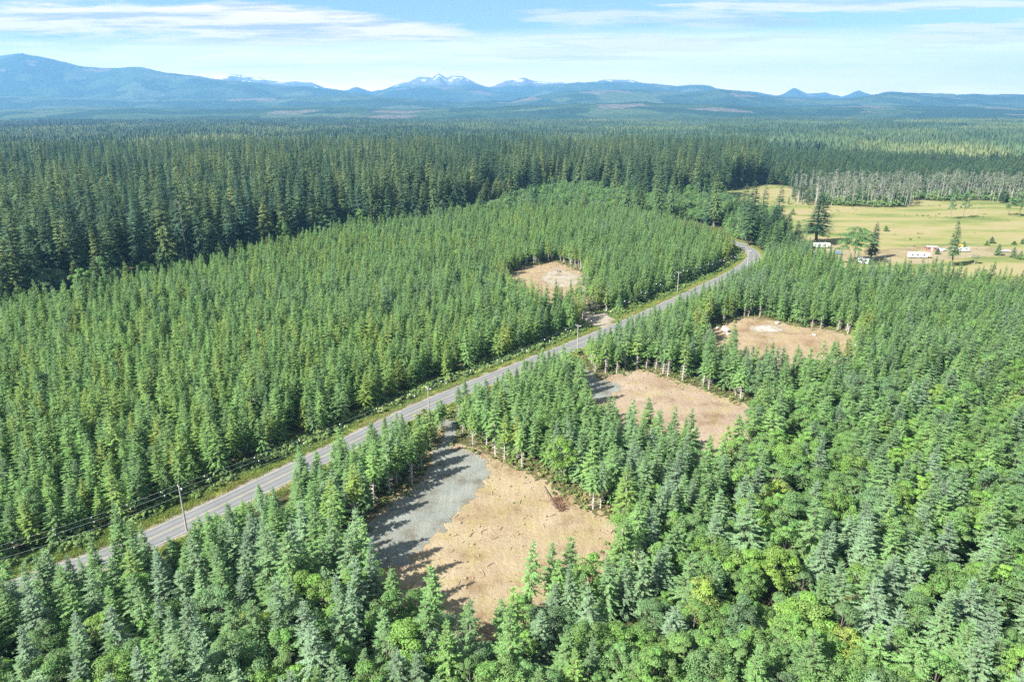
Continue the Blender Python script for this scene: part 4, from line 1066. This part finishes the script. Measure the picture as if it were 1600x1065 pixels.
def ridge(name, D, prof, depth, mat, rough, x0=-420, x1=2020, nx=280, ny=26, front=0.8, seed=1, gul=0.0, jag=2.0):
    """a range of hills: its crest keeps the skyline heights, its near slope runs down to the plain"""
    px = np.linspace(x0, x1, nx); cr = np.interp(px, [p[0] for p in prof], [p[1] for p in prof])
    cr = cr + jag * (vnoise(px, px * 0 + seed, 26, seed) - 0.5) + jag * 0.7 * (vnoise(px, px * 0 + seed, 9, seed + 3) - 0.5)
    V = []
    for j in range(ny + 1):
        t = j / ny * 1.5
        for i in range(nx):
            a, b = (px[i] - CX) / FPX, (CY - cr[i]) / FPX
            dy, dz = CP + b * SP, -SP + b * CP
            az = a / dy
            Hc = CAMH + D * dz / dy
            y = D - depth * front + depth * front * t
            x = az * y
            up = math.sin(min(t, 1) * math.pi / 2) ** 1.25 if t <= 1 else max(0.0, 1 - ((t - 1) / 0.5) ** 1.5)
            n1 = (vnoise(x, y, 900, seed) - 0.5) + 0.5 * (vnoise(x, y, 330, seed + 1) - 0.5) + 0.25 * (vnoise(x, y, 120, seed + 2) - 0.5)
            gy = abs(vnoise(x + 0.25 * y, y * 0.25, 420, seed + 5) - 0.5) * 2
            env = math.sin(min(t, 1.0) * math.pi)
            z = max(Hc, 3) * up + rough * n1 * env - gul * (1 - gy) * env + rough * 0.10 * (vnoise(x, y, 60, seed + 9) - 0.5) * (1 if t > 0.1 else 0)
            V.append((x, y, z - (12 if j == 0 else 0)))
    F = [(j * nx + i, j * nx + i + 1, (j + 1) * nx + i + 1, (j + 1) * nx + i) for j in range(ny) for i in range(nx - 1)]
    o = obj(name, mesh(name, V, F, [mat], smooth=True)); o['kind'] = 'structure'
    return o
HM = hill_mat('wooded_hills')
ridge('low_hills', 6000, [(-420, 170), (0, 172), (150, 168), (330, 171), (500, 166), (640, 170), (760, 168), (880, 163), (1000, 160), (1120, 164), (1250, 168), (1400, 165), (1600, 168), (2020, 168)], 2000, HM, 22, seed=3)
ridge('hills', 8600, [(-420, 140), (-100, 146), (60, 150), (200, 154), (330, 153), (450, 151), (540, 149), (640, 155), (720, 159), (800, 155), (880, 144), (950, 141), (1010, 141), (1070, 145), (1130, 140), (1200, 150), (1290, 155), (1340, 152), (1390, 143), (1450, 146), (1530, 148), (1600, 148), (1760, 152), (2020, 156)], 2500, HM, 45, seed=11, gul=25)
ridge('mountain', 10800, [(-420, 70), (-200, 92), (-90, 94), (0, 88), (32, 83), (60, 88), (130, 104), (170, 107), (220, 106), (262, 114), (330, 122), (400, 130), (470, 136), (540, 143), (580, 147), (640, 158), (720, 174), (900, 190), (2020, 190)], 3000, HM, 70, seed=21, gul=45)
ridge('blue_hills', 12200, [(-420, 160), (500, 160), (560, 151), (600, 143), (660, 136), (700, 136), (760, 141), (800, 146), (830, 138), (880, 131), (950, 127), (1000, 130), (1060, 134), (1095, 132), (1120, 138), (1180, 144), (1220, 150), (1300, 153), (1600, 156), (2020, 156)], 2000, HM, 50, seed=31, gul=35)
ridge('snowy_mountains', 14600, [(-420, 130), (200, 135), (330, 122), (360, 116), (388, 119), (412, 124), (440, 129), (462, 128), (485, 129), (512, 137), (540, 140), (558, 136), (580, 143), (605, 138), (622, 131), (640, 127), (652, 121), (664, 122), (684, 113), (700, 121), (712, 119), (724, 122), (750, 134), (768, 136), (790, 126), (803, 125), (818, 121), (835, 128), (900, 129), (930, 126), (950, 124), (985, 126), (1010, 132), (1060, 138), (1130, 146), (1200, 152), (1222, 147), (1241, 138), (1262, 148), (1290, 144), (1315, 151), (1342, 141), (1362, 147), (1400, 153), (1700, 156), (2020, 156)], 2400, hill_mat('snowy_rock', (430, 330)), 90, nx=620, ny=34, seed=41, gul=150, jag=3.2)

# ------------------------------------------------------------------ air, sky, sun, camera
hz_m, q, out = newmat('pale_haze')
hz_m.cycles.homogeneous_volume = True
vol = q.n('ShaderNodeVolumePrincipled', {'Color': (0.185, 0.42, 0.73, 1), 'Density': 8.8e-5, 'Anisotropy': 0.1, 'Density Attribute': ''})
q.link(vol.outputs[0], out.inputs['Volume'])
MB().box(-17000, 17000, -1100, 17000, -1, 960).build('haze', hz_m)['kind'] = 'stuff'

EL = math.radians(41); SA = math.radians(32)
sun_dir = Vector((-math.cos(SA) * math.cos(EL), -math.sin(SA) * math.cos(EL), math.sin(EL)))
w = bpy.data.worlds.new('World'); S.world = w; w.use_nodes = True
w.node_tree.nodes.clear(); q = NT(w.node_tree)
sky = q.n('ShaderNodeTexSky', sky_type='NISHITA', sun_disc=False, sun_elevation=EL, sun_rotation=math.atan2(sun_dir.x, sun_dir.y), altitude=300, air_density=0.9, dust_density=0.25, ozone_density=4.0)
dirn = q.n('ShaderNodeTexCoord').outputs['Generated']
sx = q.n('ShaderNodeSeparateXYZ', {0: dirn})
yy = q.math('MAXIMUM', sx.outputs[1], 0.08)
U = q.math('DIVIDE', sx.outputs[0], yy); Vv = q.math('DIVIDE', sx.outputs[2], yy)
uv = q.n('ShaderNodeCombineXYZ', {0: U, 1: q.math('MULTIPLY', Vv, 7.0)}).outputs[0]
nz = q.noise(uv, 4.2, 9, 0.62); nz2 = q.noise(q.n('ShaderNodeCombineXYZ', {0: U, 1: q.math('MULTIPLY', Vv, 16.0)}).outputs[0], 4.5, 8, 0.65)
def cloud(px, py, hw, hh, slope, gain, n, amp):
    a, b = (px - CX) / FPX, (CY - py) / FPX
    dy = CP + b * SP; u0, v0 = a / dy, (-SP + b * CP) / dy
    du = q.math('SUBTRACT', U, u0); dv = q.math('SUBTRACT', q.math('SUBTRACT', Vv, v0), q.math('MULTIPLY', du, slope))
    e = q.math('ADD', q.math('POWER', q.math('ABSOLUTE', q.math('DIVIDE', du, hw / FPX)), 2), q.math('POWER', q.math('ABSOLUTE', q.math('DIVIDE', dv, hh / FPX)), 2))
    f = q.math('ADD', q.math('SUBTRACT', 1.0, e), q.math('MULTIPLY', q.math('SUBTRACT', n, 0.5), amp))
    return q.math('MULTIPLY', q.math('SMOOTH_MIN', q.math('MAXIMUM', q.math('MULTIPLY', f, 1.6), 0), 1, 0.3), gain)
cl = None
for a in ((150, 32, 420, 26, -0.03, 0.95, nz, 5.0), (520, 38, 260, 22, -0.06, 0.95, nz, 4.5), (420, 62, 200, 9, 0.02, 0.8, nz2, 4.5), (960, 70, 230, 15, 0.02, 0.6, nz2, 7.0), (1010, 28, 210, 14, -0.02, 0.5, nz, 6.0), (1540, 55, 140, 18, 0.04, 0.6, nz2, 8.0), (880, 90, 130, 6, 0.0, 0.6, nz2, 7.0), (1180, 62, 120, 6, 0.02, 0.6, nz2, 7.0), (1350, 8, 350, 9, 0.0, 0.6, nz2, 6.0)):
    f = cloud(*a); cl = f if cl is None else q.math('MAXIMUM', cl, f)
veil = q.math('MULTIPLY', cloud(1250, 100, 900, 55, 0.0, 0.5, nz2, 1.6), 0.9)
hzn = q.ramp(q.math('ADD', Vv, q.math('MULTIPLY', q.math('SUBTRACT', nz2, 0.5), 0.05)), [(0.0, (0.85, 0.85, 0.85)), (0.035, (0.7, 0.7, 0.7)), (0.095, (0, 0, 0))])
skyc = q.mix(hzn, sky.outputs[0], (26.0, 20.5, 17.5))
skyc = q.mix(q.math('MINIMUM', veil, 0.6), skyc, (10.0, 9.4, 8.8))
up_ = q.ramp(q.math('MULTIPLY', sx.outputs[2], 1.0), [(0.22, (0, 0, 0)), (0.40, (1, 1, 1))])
high = q.ramp(q.noise(dirn, 2.4, 6, 0.6), [(0.42, (0, 0, 0)), (0.58, (0.9, 0.9, 0.9))])      # unseen white cloud added overhead, above the view, for fill light
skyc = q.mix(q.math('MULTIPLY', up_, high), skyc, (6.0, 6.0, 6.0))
skyc = q.mix(cl, skyc, q.ramp(nz2, [(0.40, (4.4, 4.4, 4.7)), (0.54, (9.6, 8.0, 6.8))]))
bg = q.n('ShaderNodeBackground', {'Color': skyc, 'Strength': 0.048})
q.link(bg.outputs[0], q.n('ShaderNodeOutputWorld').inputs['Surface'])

sl = bpy.data.lights.new('sun', 'SUN'); sl.energy = 5.0; sl.angle = math.radians(0.53); sl.color = (1.0, 0.955, 0.88)
so = bpy.data.objects.new('sun', sl); C.objects.link(so); so.rotation_euler = sun_dir.to_track_quat('Z', 'Y').to_euler(); so.location = (-300, -100, 500)

cam = bpy.data.cameras.new('camera'); cam.sensor_width = 36; cam.lens = 36 * FPX / 1600; cam.clip_start = 1; cam.clip_end = 60000
co = bpy.data.objects.new('camera', cam); C.objects.link(co); co.location = (0, 0, CAMH); co.rotation_euler = (math.pi / 2 - PITCH, 0, 0)
S.camera = co
S.view_settings.view_transform = 'Standard'; S.view_settings.look = 'None'; S.view_settings.gamma = 1; S.view_settings.use_curve_mapping = False
S.view_settings.exposure = 1.86
cy = S.cycles
cy.use_denoising = False
cy.max_bounces = 4; cy.diffuse_bounces = 2; cy.transmission_bounces = 3; cy.volume_bounces = 1; cy.transparent_max_bounces = 4
